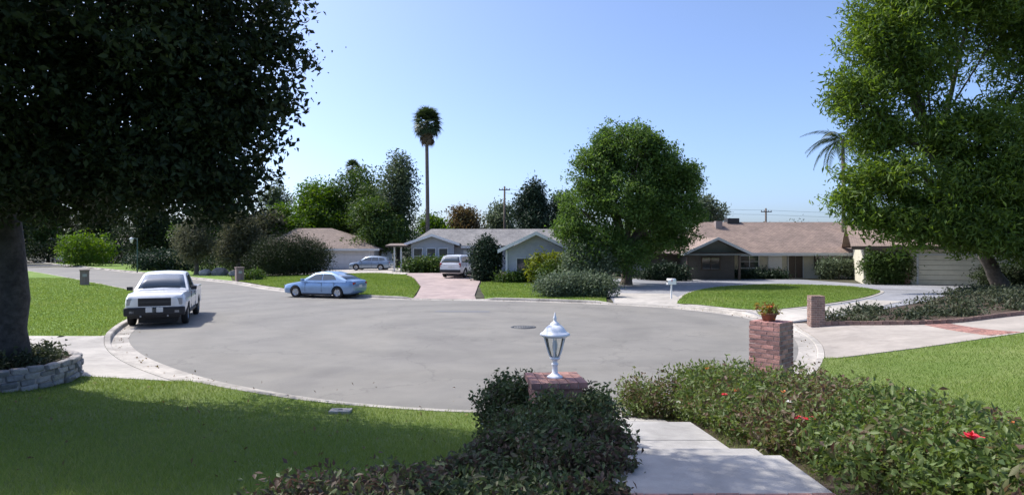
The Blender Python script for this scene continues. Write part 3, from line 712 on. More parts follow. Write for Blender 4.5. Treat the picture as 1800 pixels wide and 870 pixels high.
shrub('planter_plants', 'dark ivy and low plants filling the round stone planter', (-10.35, 12.25, zt), [(-10.35+.8*math.cos(a), 12.25+.8*math.sin(a), zt+.1, .6, .6, .2) for a in np.linspace(0, 5.5, 7)], 'ground_cover', .10, 900, 6, .07, 11, cat='plants', gap=0, stems=14)

# fallen leaves in the gutter, on the lawn and the walk
rng = np.random.default_rng(77); pts_ = []
for k_ in rng.integers(60, 240, 420):
    o_ = -.08-abs(rng.normal())*.22; p = K[k_]+Kn[k_]*o_+Kt[k_]*rng.normal()*.5; pts_.append((p[0], p[1], .022))
for _ in range(150):
    x_, y_ = rng.uniform(-9, .5), rng.uniform(5, 12.3)
    if kdist(x_, y_)[0] > .3: pts_.append((x_, y_, H(x_, y_)+.035))
M['leaf_litter'] = leafmat('leaf_litter', g((.10, .065, .035), (.17, .12, .06), (.24, .18, .08), (.13, .12, .05)), .15, .8, .2)
fl = leaf_mesh('fallen_leaves', np.array(pts_), .055, M['leaf_litter'], None, rng, None, .55, 2.5, 0)
tag(fl, 'scattered brown fallen leaves in the gutter and on the shaded lawn', 'fallen leaves')

# ------------------------------------------------------------------ hedges and foreground planting
def flower_on(t, p, r, m, seed, name='flower'):
    rg = np.random.default_rng(seed); mb = MB(t.location); p = Vector(p)
    for ring_, n in ((1.0, 6), (.62, 5), (.3, 4)):
        for i in range(n):
            a = i*2*math.pi/n+rg.random(); d = Vector((math.cos(a), math.sin(a), 0)); u = Vector((0, 0, 1)); s_ = d.cross(u)
            c = p+u*(1-ring_)*r*.45
            mb.add([c, c+d*r*ring_*.6+s_*r*ring_*.42+u*r*.25, c+d*r*ring_+u*r*(.28+.2*rg.random()), c+d*r*ring_*.6-s_*r*ring_*.42+u*r*.25], [(0, 1, 2), (0, 2, 3)])
    return mb.build(name, M[m], t)
def Hl(x, y, h): return (x, y, H(x, y)+h)
RH = []
for i, (x, y, h, r) in enumerate([(2.25, 9.85, .58, .46), (2.02, 10.0, .52, .36), (2.85, 9.6, .62, .62), (3.05, 8.9, .66, .7), (3.1, 8.1, .62, .72), (3.75, 8.35, .6, .6), (3.0, 7.3, .58, .66), (3.75, 7.5, .60, .66), (2.95, 6.5, .52, .58), (3.6, 6.7, .58, .66), (2.98, 5.8, .50, .56), (3.6, 5.95, .56, .62), (2.9, 5.1, .46, .5), (3.45, 5.2, .54, .58), (2.75, 4.4, .42, .42), (3.3, 4.45, .50, .55), (3.95, 5.3, .42, .5), (3.7, 4.6, .42, .5), (2.95, 3.8, .45, .5), (3.4, 3.7, .45, .5), (3.9, 3.9, .4, .5), (2.95, 3.0, .42, .5), (3.5, 2.9, .42, .5), (2.95, 2.2, .42, .5), (3.5, 2.1, .42, .5)]):
    h *= 1.14 if y > 8 else .86 if (x > 3.5 and y < 5.5) else 1.0
    RH.append((x, y, H(x, y)+h*.55, r, r*.95, h*.60))
hr = shrub('rose_hedge', 'long mounded hedge of green and bronze leaves with red flowers beside the walk', (3.1, 6.5), RH, 'leaf_hedge', .056, 11200, 9, .055, 21, cat='hedge', gap=.12, gsc=2.2, rag=.12, stems=40, shell=.6)
rg = np.random.default_rng(9)
for i, (x, y, z, r, m) in enumerate([(2.82, 3.84, 1.62, .075, 'petal'), (2.62, 5.52, 1.36, .055, 'petal'), (2.60, 5.68, 1.24, .05, 'petal'), (2.66, 5.62, 1.14, .045, 'petal'), (2.72, 7.6, 1.05, .06, 'petal'), (2.62, 7.7, .98, .05, 'petal'), (2.78, 8.95, 1.06, .05, 'petal_orange'), (3.7, 4.3, 1.44, .04, 'petal'), (2.75, 6.2, 1.50, .04, 'petal_white'), (2.42, 9.05, .55, .05, 'petal_white'), (3.45, 5.4, 1.68, .035, 'petal_white'), (3.0, 6.9, 1.22, .04, 'petal_orange'), (3.75, 4.7, 1.58, .04, 'petal_orange')]):
    zt_ = max([l[2]+l[5]*math.sqrt(max(0, 1-((x-l[0])/l[3])**2-((y-l[1])/l[4])**2)) for l in RH if ((x-l[0])/l[3])**2+((y-l[1])/l[4])**2 < 1] or [z])
    flower_on(hr, (x, y, min(z, zt_+.03)), r*1.05, m, i)
LH = [(x, y, H(x, y)+h*.41, r, r*.9, h*.48) for x, y, h, r in [(.10, 7.4, 1.0, .33), (-.12, 7.7, .98, .32), (.35, 7.6, .70, .35), (.8, 7.3, .82, .30), (.86, 6.8, .80, .27), (.84, 6.3, .82, .27), (.40, 6.22, .82, .34), (.0, 6.4, .62, .28), (.35, 5.7, .62, .42), (.78, 5.65, .56, .32), (.0, 5.7, .46, .36), (.42, 5.15, .44, .42), (.72, 5.0, .36, .28)]]
hl = shrub('hedge', 'dense dark green hedge wrapped round the lantern pillar at the left of the walk', (.4, 6.2), LH, 'leaf_plum', .05, 6800, 9, .045, 22, cat='hedge', gap=.08, gsc=2.5, rag=.10, stems=26, shell=.6)
flower_on(hl, (.95, 5.75, 1.0), .045, 'petal_white', 40)
PL = [(x+.12, y-.15, H(x, y)+h*.3, r*.9, r*.75, h*.36) for x, y, h, r in [(-.32, 5.75, .52, .3), (-.5, 5.3, .42, .32), (-.15, 5.15, .4, .34), (-.75, 4.95, .34, .3), (.05, 4.6, .34, .36), (.45, 4.5, .3, .3), (-.35, 4.55, .32, .36)]]
shrub('plum_shrub', 'low plum-leaved shrub in shade between the hedge and the lawn', (-.3, 5), PL, 'leaf_plum', .052, 2400, 8, .045, 23, gap=.15, gsc=2.5, stems=24, shell=.5)
GC = [(x, y, H(x, y)+.1, .34, .3, .17) for x, y in [(-1.0, 4.65), (-1.4, 4.5), (-.7, 4.35), (-1.15, 4.2), (-.4, 4.15), (-.85, 3.95), (0, 4.1), (.35, 4.1), (-1.55, 4.15)]]
shrub('ground_cover', 'sparse low leafy ground cover at the bottom edge of the shaded lawn', (-.8, 4.3), GC, 'leaf_plum', .055, 900, 6, .05, 24, cat='plants', gap=.3, gsc=2.5, stems=24, shell=.2)
# planting soil under hedges
sh1 = sheet('planting_bed', [(2.31, 9.9), (2.31, 2), (4.35, 2), (4.5, 6), (4.3, 8.8), (3.3, 10.1)], M['mulch'], .018, .4); struct(sh1, 'dark soil under the rose hedge', 'planting bed')
sh2 = sheet('planting_bed', [(-.35, 8.1), (-1.0, 5.4), (-1.9, 4.4), (-1.9, 2), (.76, 2), (.76, 8.1)], M['mulch'], .018, .4); struct(sh2, 'dark soil under the hedge round the lantern pillar', 'planting bed')
# bed along the pink drive: brick edging, ground cover
EDG = catmull([(10.45, 20.93), (13.7, 20.1), (17.2, 21.2), (24, 22.95), (30, 24.5)], 10)
be = thing('brick_edging', (10.4, 20.9, 0), 'low brick edging running from the small pillar along the planted bed', 'brick edging')
d_ = np.concatenate([[0], np.cumsum(np.linalg.norm(np.diff(EDG, axis=0), axis=1))]); bme = MB().box((0, 0, 0), (.20, .10, .18)).mesh('brick', M['brick_dun'])
for s_ in np.arange(.1, d_[-1], .212):
    x, y = np.interp(s_, d_, EDG[:, 0]), np.interp(s_, d_, EDG[:, 1]); x2, y2 = np.interp(s_+.1, d_, EDG[:, 0]), np.interp(s_+.1, d_, EDG[:, 1])
    o = link('brick', bme, be); o.location = Vector((x, y, H(x, y)+.05+rnd.uniform(-.006, .006)))-be.location; o.rotation_euler = (0, 0, math.atan2(y2-y, x2-x+1e-6)+rnd.uniform(-.03, .03))
BAND = catmull([(13.1, 16.6), (13.4, 18.3), (13.6, 19.95)], 8); bb = thing('brick_band', (13, 17, 0), 'band of red bricks crossing the pink driveway', 'brick band')
bp_ = MB().box((0, 0, 0), (.20, .10, .05)).mesh('brick', M['brick_pink'])
for i in range(30):
    f = i/29*(len(BAND)-1); j = int(f); x, y = BAND[min(j, len(BAND)-1)]+(BAND[min(j+1, len(BAND)-1)]-BAND[min(j, len(BAND)-1)])*(f-j)
    for k in range(4):
        X_ = x+(k-1.5)*.212; o = link('brick', bp_, bb); o.location = Vector((X_, y, H(X_, y)+.0+rnd.uniform(-.002, .002)))-bb.location; o.rotation_euler = (0, 0, rnd.uniform(-.02, .02)+.02)
rg = np.random.default_rng(31)
GB = []
while len(GB) < 120:
    x, y = rg.uniform(11.4, 36), rg.uniform(20.5, 39)
    if inpoly(P_bed, np.array([x]), np.array([y]))[0] and inpoly(P_bed, np.array([x+.15]), np.array([y-.45]))[0]: GB.append((x, y, H(x, y)+.07, rg.uniform(.7, 1.2), rg.uniform(.6, 1.0), rg.uniform(.09, .22)))
shrub('ground_cover', 'low grey-green ground cover filling the brick-edged bed under the big tree', (18, 24), GB, 'ground_cover', .13, 8000, 6, .11, 32, cat='plants', gap=.2, stems=10, shell=.1)

# ------------------------------------------------------------------ vehicles (x forward, y left)
def loft(st, secf):
    vs = []; fs = []
    for s_ in st: vs.append(secf(*s_))
    n = len(vs[0]); flat = [p for r_ in vs for p in r_]
    for i in range(len(vs)-1):
        for k in range(n): fs.append((i*n+k, i*n+(k+1) % n, (i+1)*n+(k+1) % n, (i+1)*n+k))
    fs += [tuple(range(n)), tuple((len(vs)-1)*n+k for k in reversed(range(n)))]
    return flat, fs
def body_sec(x, zb, zt, w):
    h = zt-zb; half = [(0, zb), (w*.80, zb), (w*.95, zb+h*.10), (w*1.0, zb+h*.34), (w*1.0, zb+h*.60), (w*.965, zb+h*.84), (w*.90, zt-.015), (w*.72, zt+.006), (0, zt+.02)]
    return [(x, y, z) for y, z in half]+[(x, -y, z) for y, z in reversed(half[1:-1])]
def cut_arches(o, cx, r, w, zc):
    for x in cx:
        for sd in (1, -1):
            bm = bmesh.new(); bmesh.ops.create_cone(bm, cap_ends=True, segments=28, radius1=r, radius2=r, depth=.64, matrix=Matrix.Translation((x, sd*w, zc)) @ Matrix.Rotation(R(90), 4, 'X'))
            me = bpy.data.meshes.new('cut'); bm.to_mesh(me); bm.free(); me.materials.append(M['plastic']); cu = bpy.data.objects.new('cut', me); COL.objects.link(cu); cu.parent = o.parent
            md = o.modifiers.new('b', 'BOOLEAN'); md.operation = 'DIFFERENCE'; md.object = cu; md.solver = 'EXACT'
            dg = bpy.context.evaluated_depsgraph_get(); nm = bpy.data.meshes.new_from_object(o.evaluated_get(dg)); o.modifiers.clear()
            bm = bmesh.new(); bm.from_mesh(nm); bmesh.ops.triangulate(bm, faces=[q for q in bm.faces if len(q.verts) > 4]); bm.to_mesh(nm); bm.free()
            o.data = nm; bpy.data.objects.remove(cu)
def wheel(t, x, y, r, w):
    sd = 1 if y > 0 else -1; rot = Matrix.Rotation(R(-90)*sd, 3, 'X')
    o = MB().lathe([(r*.62, -w/2), (r*.90, -w/2), (r, -w*.36), (r, w*.36), (r*.90, w/2), (r*.66, w/2), (r*.62, w*.40)], (x, y, r), 28, rot).build('wheel', M['rubber'], t)
    mb = MB().lathe([(0, w*.30), (r*.16, w*.32), (r*.18, w*.24), (r*.6, w*.22), (r*.62, w*.36), (r*.66, w*.40), (r*.66, w*.30)], (x, y, r), 28, rot)
    for k in range(5):
        a = k*2*math.pi/5+.3; q = rot @ (Matrix.Rotation(a, 3, 'Z')); mb.box(Vector((x, y, r))+q @ Vector((r*.37, 0, w*.30)), (r*.5, r*.16, w*.12), rot=q)
    mb.build('rim', M['rim'], o)
    return o
def pane(t, name, quad, m, off=.010, th=.006, parent=None):
    q = [Vector(p) for p in quad]; n = (q[1]-q[0]).cross(q[2]-q[1]).normalized(); c = sum(q, Vector())/len(q)
    if n.dot(Vector((c.x, c.y, 0))+Vector((0, 0, .3))) < 0: n = -n
    return MB().prism([p+n*(off-th) for p in q], n*th*2).build(name, M[m], parent or t)
def car(loc, rz, label, cat, P, pm, group='vehicles parked round the cul-de-sac', name='parked_car'):
    t = thing(name, loc, label, cat, group, rz); hw = P['w']/2
    st = sorted(P['st'], key=lambda q: -q[0]); fine = []
    for i in range(len(st)-1):
        n = max(1, int(round((st[i][0]-st[i+1][0])/.11)))
        for k in range(n):
            u = k/n; A, B_, C_, D_ = st[max(i-1, 0)], st[i], st[i+1], st[min(i+2, len(st)-1)]
            row = [B_[0]+(C_[0]-B_[0])*u]
            for q in range(1, 4):
                m1 = (C_[q]-A[q])/max(.05, abs(C_[0]-A[0])); m2 = (D_[q]-B_[q])/max(.05, abs(D_[0]-B_[0])); L_ = abs(C_[0]-B_[0])
                if i == 0: m1 = (C_[q]-B_[q])/L_
                if i == len(st)-2: m2 = (C_[q]-B_[q])/L_
                row.append((2*u**3-3*u**2+1)*B_[q]+(u**3-2*u**2+u)*L_*m1+(-2*u**3+3*u**2)*C_[q]+(u**3-u**2)*L_*m2)
            fine.append(tuple(row))
    fine.append(st[-1])
    v, f = loft(fine, body_sec); b = MB().add(v, f, True).build('body', M[pm], t)
    cut_arches(b, P['ax'], P['wr']*1.14, hw-.06, P['wr']*1.02)
    for p in b.data.polygons: p.use_smooth = True
    try: b.data.set_sharp_from_angle(angle=R(32))
    except Exception: pass
    # dark wheel wells
    for x in P['ax']:
        MB().box((x, 0, P['wr']*1.1), (P['wr']*2.1, P['w']*.62, P['wr']*1.7)).build('wheel_well', M['plastic'], t)
        for sd in (1, -1): wheel(t, x, sd*(hw-.112), P['wr'], .21)
    # greenhouse
    gh = P['gh']; zb = P['belt']; sl_y = lambda z: hw-.055-(z-zb)*P['tumble']
    def gsec(x, zt):
        zt = max(zt, zb+.02); half = [(0, zb-.06), (sl_y(zb-.06), zb-.06), (sl_y(zb+(zt-zb)*.5), zb+(zt-zb)*.5), (sl_y(zt)-.0, max(zt-.045, zb)), (sl_y(zt)-.05, zt-.012), (sl_y(zt)-.2, zt+.012), (0, zt+.03)]
        return [(x, y, z) for y, z in half]+[(x, -y, z) for y, z in reversed(half[1:-1])]
    v, f = loft(gh, gsec); cb = MB().add(v, f, True).build('cabin', M[pm], t)
    try: cb.data.set_sharp_from_angle(angle=R(35))
    except Exception: pass
    def line(a, b, f): return (a[0]+(b[0]-a[0])*f, a[1]+(b[1]-a[1])*f)
    for nm, key in (('windshield', 'ws'), ('rear_window', 'rw')):
        if key in P:
            a, b_ = P[key]; rows = []; a = (a[0], max(a[1], zb+.02)); b_ = (b_[0], max(b_[1], zb+.02))
            for f_ in (.10, .5, .93):
                x_, z_ = line(a, b_, f_); ye = sl_y(z_)-.085
                row = []
                for q in range(9):
                    y_ = ye*(q/4-1); A_ = sl_y(z_); ay = abs(y_); zz = z_+(.03-.018*ay/(A_-.2) if ay < A_-.2 else .012-.024*(ay-A_+.2)/.15); row.append(Vector((x_, y_, zz)))
                rows.append(row)
            nn = Vector((b_[1]-a[1], 0, a[0]-b_[0])) if key == 'ws' else Vector((b_[1]-a[1], 0, a[0]-b_[0])); nn.normalize()
            if nn.z < 0: nn = -nn
            vs = [p+nn*.010 for rw_ in rows for p in rw_]+[p-nn*.004 for rw_ in rows for p in rw_]; fs = []
            for i_ in range(2):
                for q in range(8):
                    k_ = i_*9+q; fs += [(k_, k_+1, k_+10, k_+9), (k_+27, k_+36, k_+37, k_+28)]
            rim_ = list(range(9))+[17, 26]+list(range(25, 17, -1))+[9]
            for q in range(len(rim_)): a_, c_ = rim_[q], rim_[(q+1) % len(rim_)]; fs.append((a_, a_+27, c_+27, c_))
            MB().add(vs, fs, True).build(nm, M['car_glass'], t)
    for poly in P['sw']:
        for sd in (1, -1): pane(t, 'side_window', [(x, sd*sl_y(z), z) for x, z in poly], 'car_glass', .006, .004)
    for (x, z) in P.get('dh', []):
        for sd in (1, -1): MB().box((x, sd*(hw+.012), z), (.17, .03, .03)).build('door_handle', M[P.get('dhm', pm)], t)
    for sd in (1, -1):
        mx, mz = P['mir']; MB().box((mx, sd*(hw+.09), mz), (.13, .20, .14)).build('mirror', M[P.get('mm', pm)], t, bev=.03)
    for x in P.get('seam', []):
        for sd in (1, -1):
            zs = P.get('seamz', (.35, zb-.07)); MB().box((x, sd*(hw-.004), (zs[0]+zs[1])/2), (.014, .014, zs[1]-zs[0])).build('door_seam', M['plastic'], t)
    for nm, m_, c, s_ in P.get('bx', []):
        for sd in ((1, -1) if c[1] else (1,)): MB().box((c[0], c[1]*sd, c[2]), s_).build(nm, M[m_], t, bev=min(s_)*.25)
    return t
sedan = dict(w=1.80, wr=.325, ax=(1.36, -1.32), belt=.94, tumble=.46, mir=(.82, 1.0),
  st=[(2.28, .38, .56, .50), (2.22, .26, .66, .70), (2.12, .22, .71, .79), (1.95, .20, .76, .84), (1.5, .19, .84, .885), (.9, .19, .93, .90), (0, .19, .955, .90), (-1.0, .19, .975, .90), (-1.7, .20, 1.0, .885), (-2.08, .24, .99, .83), (-2.20, .32, .93, .76), (-2.25, .42, .84, .66)],
  gh=[(1.02, .95), (.22, 1.385), (-.2, 1.44), (-.75, 1.43), (-1.12, 1.34), (-1.85, 1.02)], ws=((1.02, .95), (.22, 1.385)), rw=((-1.12, 1.34), (-1.85, 1.02)),
  sw=[[(.62, .99), (.20, 1.29), (-.28, 1.34), (-.30, .99)], [(-.36, .99), (-.34, 1.34), (-.80, 1.325), (-1.02, 1.25), (-1.22, 1.03)]],
  dh=[(-.15, .86), (-1.02, .88)], seam=(.72, -.33, -1.12),
  bx=[('headlight', 'lens', (2.13, .60, .64), (.18, .26, .11)), ('taillight', 'red_lens', (-2.17, .60, .82), (.16, .26, .13)), ('grille', 'plastic', (2.235, 0, .47), (.06, .8, .14)), ('licence_plate', 'plate', (-2.255, 0, .66), (.03, .32, .16)), ('sill', 'plastic', (0, .86, .20), (1.9, .05, .08))])
car((-10.6, 35.55, 0), R(163), 'light blue sedan parked along the far kerb in front of the lawn', 'car', sedan, 'paint_blue')
hatch = dict(sedan); hatch.update(gh=[(1.1, .96), (.35, 1.42), (-.2, 1.50), (-1.1, 1.47), (-1.75, 1.36), (-2.08, 1.0)], ws=((1.1, .96), (.35, 1.42)), rw=((-1.75, 1.36), (-2.08, 1.0)),
  sw=[[(.70, 1.0), (.30, 1.31), (-.28, 1.38), (-.30, 1.0)], [(-.36, 1.0), (-.34, 1.38), (-1.0, 1.36), (-1.1, 1.0)], [(-1.16, 1.0), (-1.08, 1.35), (-1.6, 1.28), (-1.8, 1.05)]])
car((-14.9, 66.3, H(-14.9, 66.3)+.02), R(172), 'silver-blue hatchback parked in front of the white garage doors', 'car', hatch, 'paint_silver')
car((-76, 106.5, H(-76, 106.5)), R(150), 'dark car parked in deep shade at the far end of the street', 'car', sedan, 'paint_dark')
suv = dict(w=1.90, wr=.37, ax=(1.45, -1.35), belt=1.12, tumble=.30, mir=(.95, 1.2),
  st=[(2.30, .45, .80, .70), (2.22, .36, .95, .84), (1.9, .32, 1.04, .92), (1.2, .30, 1.12, .95), (0, .30, 1.14, .95), (-1.2, .30, 1.14, .95), (-2.15, .32, 1.12, .92), (-2.27, .40, 1.06, .86)],
  gh=[(1.15, 1.12), (.45, 1.70), (0, 1.77), (-1.6, 1.76), (-2.0, 1.70), (-2.22, 1.12)], ws=((1.15, 1.12), (.45, 1.70)), rw=((-2.0, 1.70), (-2.22, 1.12)),
  sw=[[(.85, 1.17), (.38, 1.62), (-.20, 1.65), (-.22, 1.17)], [(-.28, 1.17), (-.26, 1.65), (-1.05, 1.65), (-1.08, 1.17)], [(-1.14, 1.17), (-1.1, 1.64), (-1.8, 1.62), (-1.95, 1.2)]],
  dh=[(-.1, 1.02), (-.95, 1.03)], seam=(.85, -.25, -1.12), mm='plastic',
  bx=[('taillight', 'red_lens', (-2.22, .80, .98), (.10, .16, .34)), ('headlight', 'lens', (2.2, .68, .86), (.14, .26, .16)), ('bumper', 'plastic', (-2.27, 0, .52), (.14, 1.74, .24)), ('licence_plate', 'plate', (-2.285, 0, .86), (.03, .34, .17)), ('roof_rail', 'plastic', (-.7, .70, 1.80), (1.9, .04, .05)), ('sill', 'plastic', (0, .90, .34), (1.9, .06, .14))])
car((-4.15, 51.2, H(-4.15, 51.2)+.02), R(72), 'white SUV with a dark bumper parked on the brick driveway', 'car', suv, 'paint_white')
pick = dict(w=1.94, wr=.40, ax=(1.66, -1.72), belt=1.20, tumble=.33, mir=(.98, 1.28), mm='plastic',
  st=[(2.66, .62, 1.02, .74), (2.60, .48, 1.10, .88), (2.42, .42, 1.165, .945), (1.9, .40, 1.19, .965), (1.1, .40, 1.20, .97), (.2, .40, 1.215, .97), (-.74, .40, 1.215, .97)],
  gh=[(1.16, 1.19), (.44, 1.80), (.1, 1.86), (-.5, 1.86), (-.66, 1.81), (-.76, 1.20)], ws=((1.16, 1.19), (.44, 1.80)), rw=((-.66, 1.79), (-.76, 1.20)),
  sw=[[(.80, 1.25), (.36, 1.70), (-.34, 1.74), (-.36, 1.25)]], dh=[(-.25, 1.06)], dhm='plastic', seam=(.85, -.45), seamz=(.5, 1.16),
  bx=[('grille', 'plastic', (2.615, 0, .885), (.10, 1.04, .30)), ('headlight', 'lens', (2.585, .705, .90), (.14, .33, .24)), ('bumper', 'plastic', (2.60, 0, .56), (.24, 1.90, .30)), ('tow_hook', 'metal_grey', (2.70, .42, .40), (.08, .05, .06)), ('wiper', 'plastic', (1.10, .36, 1.275), (.03, .5, .02)), ('fender_flare', 'paint_white', (1.66, .955, .86), (.92, .05, .06)), ('valance', 'plastic', (2.50, 0, .40), (.2, 1.6, .16)), ('licence_plate', 'plate', (2.715, -.10, .62), (.02, .34, .17)), ('grille_bar', 'metal_dark', (2.66, 0, .89), (.03, 1.0, .05)), ('fog_light', 'lens', (2.70, .70, .55), (.04, .16, .10)), ('sill', 'plastic', (.2, .93, .42), (2.0, .08, .10))])
tk = car((-13.5, 24.45, 0), R(-69), 'white pickup truck with a black bumper parked at the left kerb, facing the camera', 'pickup truck', pick, 'paint_white', name='pickup_truck')
for sd in (1, -1):
    bs = MB().box((-1.70, sd*.935, .86), (1.86, .07, .72)).build('bed_side', M['paint_white'], tk, bev=.015); cut_arches(bs, (-1.72,), .45, .91, .40)
MB().box((-2.60, 0, .90), (.07, 1.79, .62)).build('tailgate', M['paint_white'], tk, bev=.015)
MB().box((-1.70, 0, .62), (1.80, 1.84, .06)).build('bed_floor', M['metal_dark'], tk)
MB().box((-2.66, 0, .56), (.14, 1.80, .18)).build('rear_bumper', M['plastic'], tk, bev=.03)
for sd in (1, -1): MB().box((-2.63, sd*.88, .98), (.04, .12, .30)).build('taillight', M['red_lens'], tk)
for sd in (1, -1): MB().tube([(1.0, sd*.985, 1.10), (1.02, sd*.985, 1.12)], .01, 5).build('side_marker', M['red_lens'], tk)

# ------------------------------------------------------------------ houses
def roof_planes(planes, m, t, off, th=.14, name='roof'):
    """planes: polygons (first two points along the eave); slabs with metre UVs"""
    bm = bmesh.new(); uvl = bm.loops.layers.uv.new('uv'); off = Vector(off)
    for pl in planes:
        P = [Vector(p)-off for p in pl]; ex = (P[1]-P[0]).normalized(); n = ex.cross(P[2]-P[1]).normalized()
        if n.z < 0: n = -n
        ey = n.cross(ex)
        if ey.z < 0: ey = -ey
        tp = [bm.verts.new(p+n*0.0) for p in P]; bt = [bm.verts.new(p-n*th) for p in P]; k = len(P)
        fs = [bm.faces.new(tp), bm.faces.new(bt[::-1])]+[bm.faces.new((tp[i], bt[i], bt[(i+1) % k], tp[(i+1) % k])) for i in range(k)]
        for f in fs:
            for l in f.loops: q = l.vert.co-P[0]; l[uvl].uv = (q.dot(ex), q.dot(ey))
    bmesh.ops.recalc_face_normals(bm, faces=bm.faces)
    me = bpy.data.meshes.new(name); bm.to_mesh(me); bm.free(); return link(name, me, t, m)
def window(t, off, x, z0, z1, w, y, nx=2, nz=1, fm='trim_white', axis='y', fw=.07, label=None):
    """window in a wall facing -y (axis y) or -x (axis x); x is its centre along the wall"""
    def B(mb, u0, u1, d0, d1, a, b): return mb.box2(u0, u1, y-d1, y-d0, a, b) if axis == 'y' else mb.box2(y-d1, y-d0, u0, u1, a, b)
    mb = MB(off); a, b = x-w/2, x+w/2
    B(mb, a, b, -.02, .085, z1-fw, z1); B(mb, a, a+fw, -.02, .08, z0+fw, z1-fw); B(mb, b-fw, b, -.02, .08, z0+fw, z1-fw); B(mb, a-.06, b+.06, -.02, .13, z0, z0+fw)
    fr = mb.build('window', M[fm], t)
    p = MB(off); B(p, a+fw, b-fw, .004, .02, z0+fw, z1-fw); p.build('pane', M['win_glass'], fr)
    for i in range(1, nx):
        q = MB(off); c = a+w*i/nx; B(q, c-.025, c+.025, .022, .06, z0+fw, z1-fw); q.build('mullion', M[fm], fr)
    for i in range(1, nz):
        q = MB(off); c = z0+(z1-z0)*i/nz; B(q, a+fw, b-fw, .022, .05, c-.02, c+.02); q.build('muntin', M[fm], fr)
    if label: fr['label'] = label
    return fr
def garage_door(t, off, x0, x1, z0, z1, y, m, rows=4, cols=4, fm='trim_white', bk_='trim_brown'):
    mb = MB(off); mb.box2(x0-.12, x0, y-.06, y+.02, z0, z1+.12).box2(x1, x1+.12, y-.06, y+.02, z0, z1+.12).box2(x0, x1, y-.06, y+.02, z1, z1+.12)
    fr = mb.build('garage_door', M[fm], t)
    MB(off).box2(x0, x1, y-.012, y+.01, z0, z1).build('backing', M[bk_], fr)
    h = (z1-z0)/rows; w = (x1-x0)/cols
    for r_ in range(rows):
        for c in range(cols):
            MB(off).box2(x0+c*w+.012, x0+(c+1)*w-.012, y-.045, y-.013, z0+r_*h+.012, z0+(r_+1)*h-.012).build('panel', M[m], fr, bev=.012, seg=1)
    return fr

# grey house with two gable wings
gz = H(-3, 55); off = (-3, 56, gz)
t = thing('ranch_house', off, 'grey single-storey house with two pale gables behind the brick driveway', 'house')
MB(off).box2(-.45, 3.95, 46, 60, gz-.5, 2.62).box2(-10.0, -5.75, 62, 68, gz-.5, 3.2).box2(-9.9, 6.5, 63.0, 69, gz-.5, 3.05).build('wall', M['wall_grey'], t)
def gable(y, x0, x1, ze, zp, m, nm='gable'): MB(off).prism([(x0, y, ze), (x1, y, ze), ((x0+x1)/2, y, zp)], (0, .18, 0)).build(nm, M[m], t)
gable(46, -.45, 3.95, 2.62, 3.72, 'wall_grey'); gable(62, -10.0, -5.75, 3.2, 3.92, 'wall_grey')
def gable_roof(x0, x1, y0, y1, ze, zr, m, th=.14):
    xm = (x0+x1)/2
    return [[(x0, y0, ze), (x0, y1, ze), (xm, y1, zr), (xm, y0, zr)], [(x1, y1, ze), (x1, y0, ze), (xm, y0, zr), (xm, y1, zr)]]
roof_planes(gable_roof(-1.05, 4.55, 45.4, 62, 2.62, 3.95, None)+gable_roof(-10.6, -5.15, 61.4, 67, 3.2, 4.12, None) +
            [[(-10.6, 62.4, 2.98), (7.1, 62.4, 2.98), (5.0, 66, 4.75), (-8.5, 66, 4.75)], [(7.1, 69.6, 2.98), (-10.6, 69.6, 2.98), (-8.5, 66, 4.75), (5.0, 66, 4.75)],
             [(-10.6, 69.6, 2.98), (-10.6, 62.4, 2.98), (-8.5, 66, 4.75)], [(7.1, 62.4, 2.98), (7.1, 69.6, 2.98), (5.0, 66, 4.75)]], M['roof_grey'], t, off)
def barge(y, x0, x1, ze, zr, m='trim_white', h=.24):
    xm = (x0+x1)/2; mb = MB(off)
    for a, b in (((x0, ze), (xm, zr)), ((xm, zr), (x1, ze))):
        mb.prism([(a[0], y, a[1]+.02), (b[0], y, b[1]+.02), (b[0], y, b[1]-h), (a[0], y, a[1]-h)], (0, -.05, 0))
    mb.build('bargeboard', M[m], t)
barge(45.395, -1.05, 4.55, 2.62, 3.95); barge(61.395, -10.6, -5.15, 3.2, 4.12)
MB(off).box2(-5.1, -1.1, 62.30, 62.39, 2.74, 2.95).build('fascia', M['trim_white'], t)
for x in (-9.3, -8.0, -6.8): window(t, off, x, 1.15, 2.75, .95, 61.99, 1, 2)
window(t, off, 1.55, .95, 2.05, 2.5, 45.99, 2, 1, 'trim_pale')
window(t, off, -2.6, 1.2, 2.5, 1.4, 62.99, 2, 2)
MB(off).box2(-4.9, -3.95, 62.93, 63.02, gz, gz+2.1).build('door', M['trim_white'], t)
MB(off).box2(-.47, -.33, 45.9, 46.0, gz-.2, 2.6).build('corner_board', M['trim_white'], t)
MB(off).box2(3.85, 3.99, 45.9, 46.0, gz-.2, 2.6).build('corner_board', M['trim_white'], t)
MB(off).box2(-11.6, -10.4, 60.5, 60.62, gz, gz+.1).build('step', M['concrete'], t)
for x in (-11.4, -10.75): MB(off).box2(x-.07, x+.07, 60.6, 60.74, gz-.1, 2.95).build('porch_post', M['trim_pale'], t)
roof_planes([[(-12.2, 60.2, 3.0), (-10.2, 60.2, 3.0), (-10.2, 63, 3.2), (-12.2, 63, 3.2)]], M['roof_dun'], t, off, name='porch_roof')

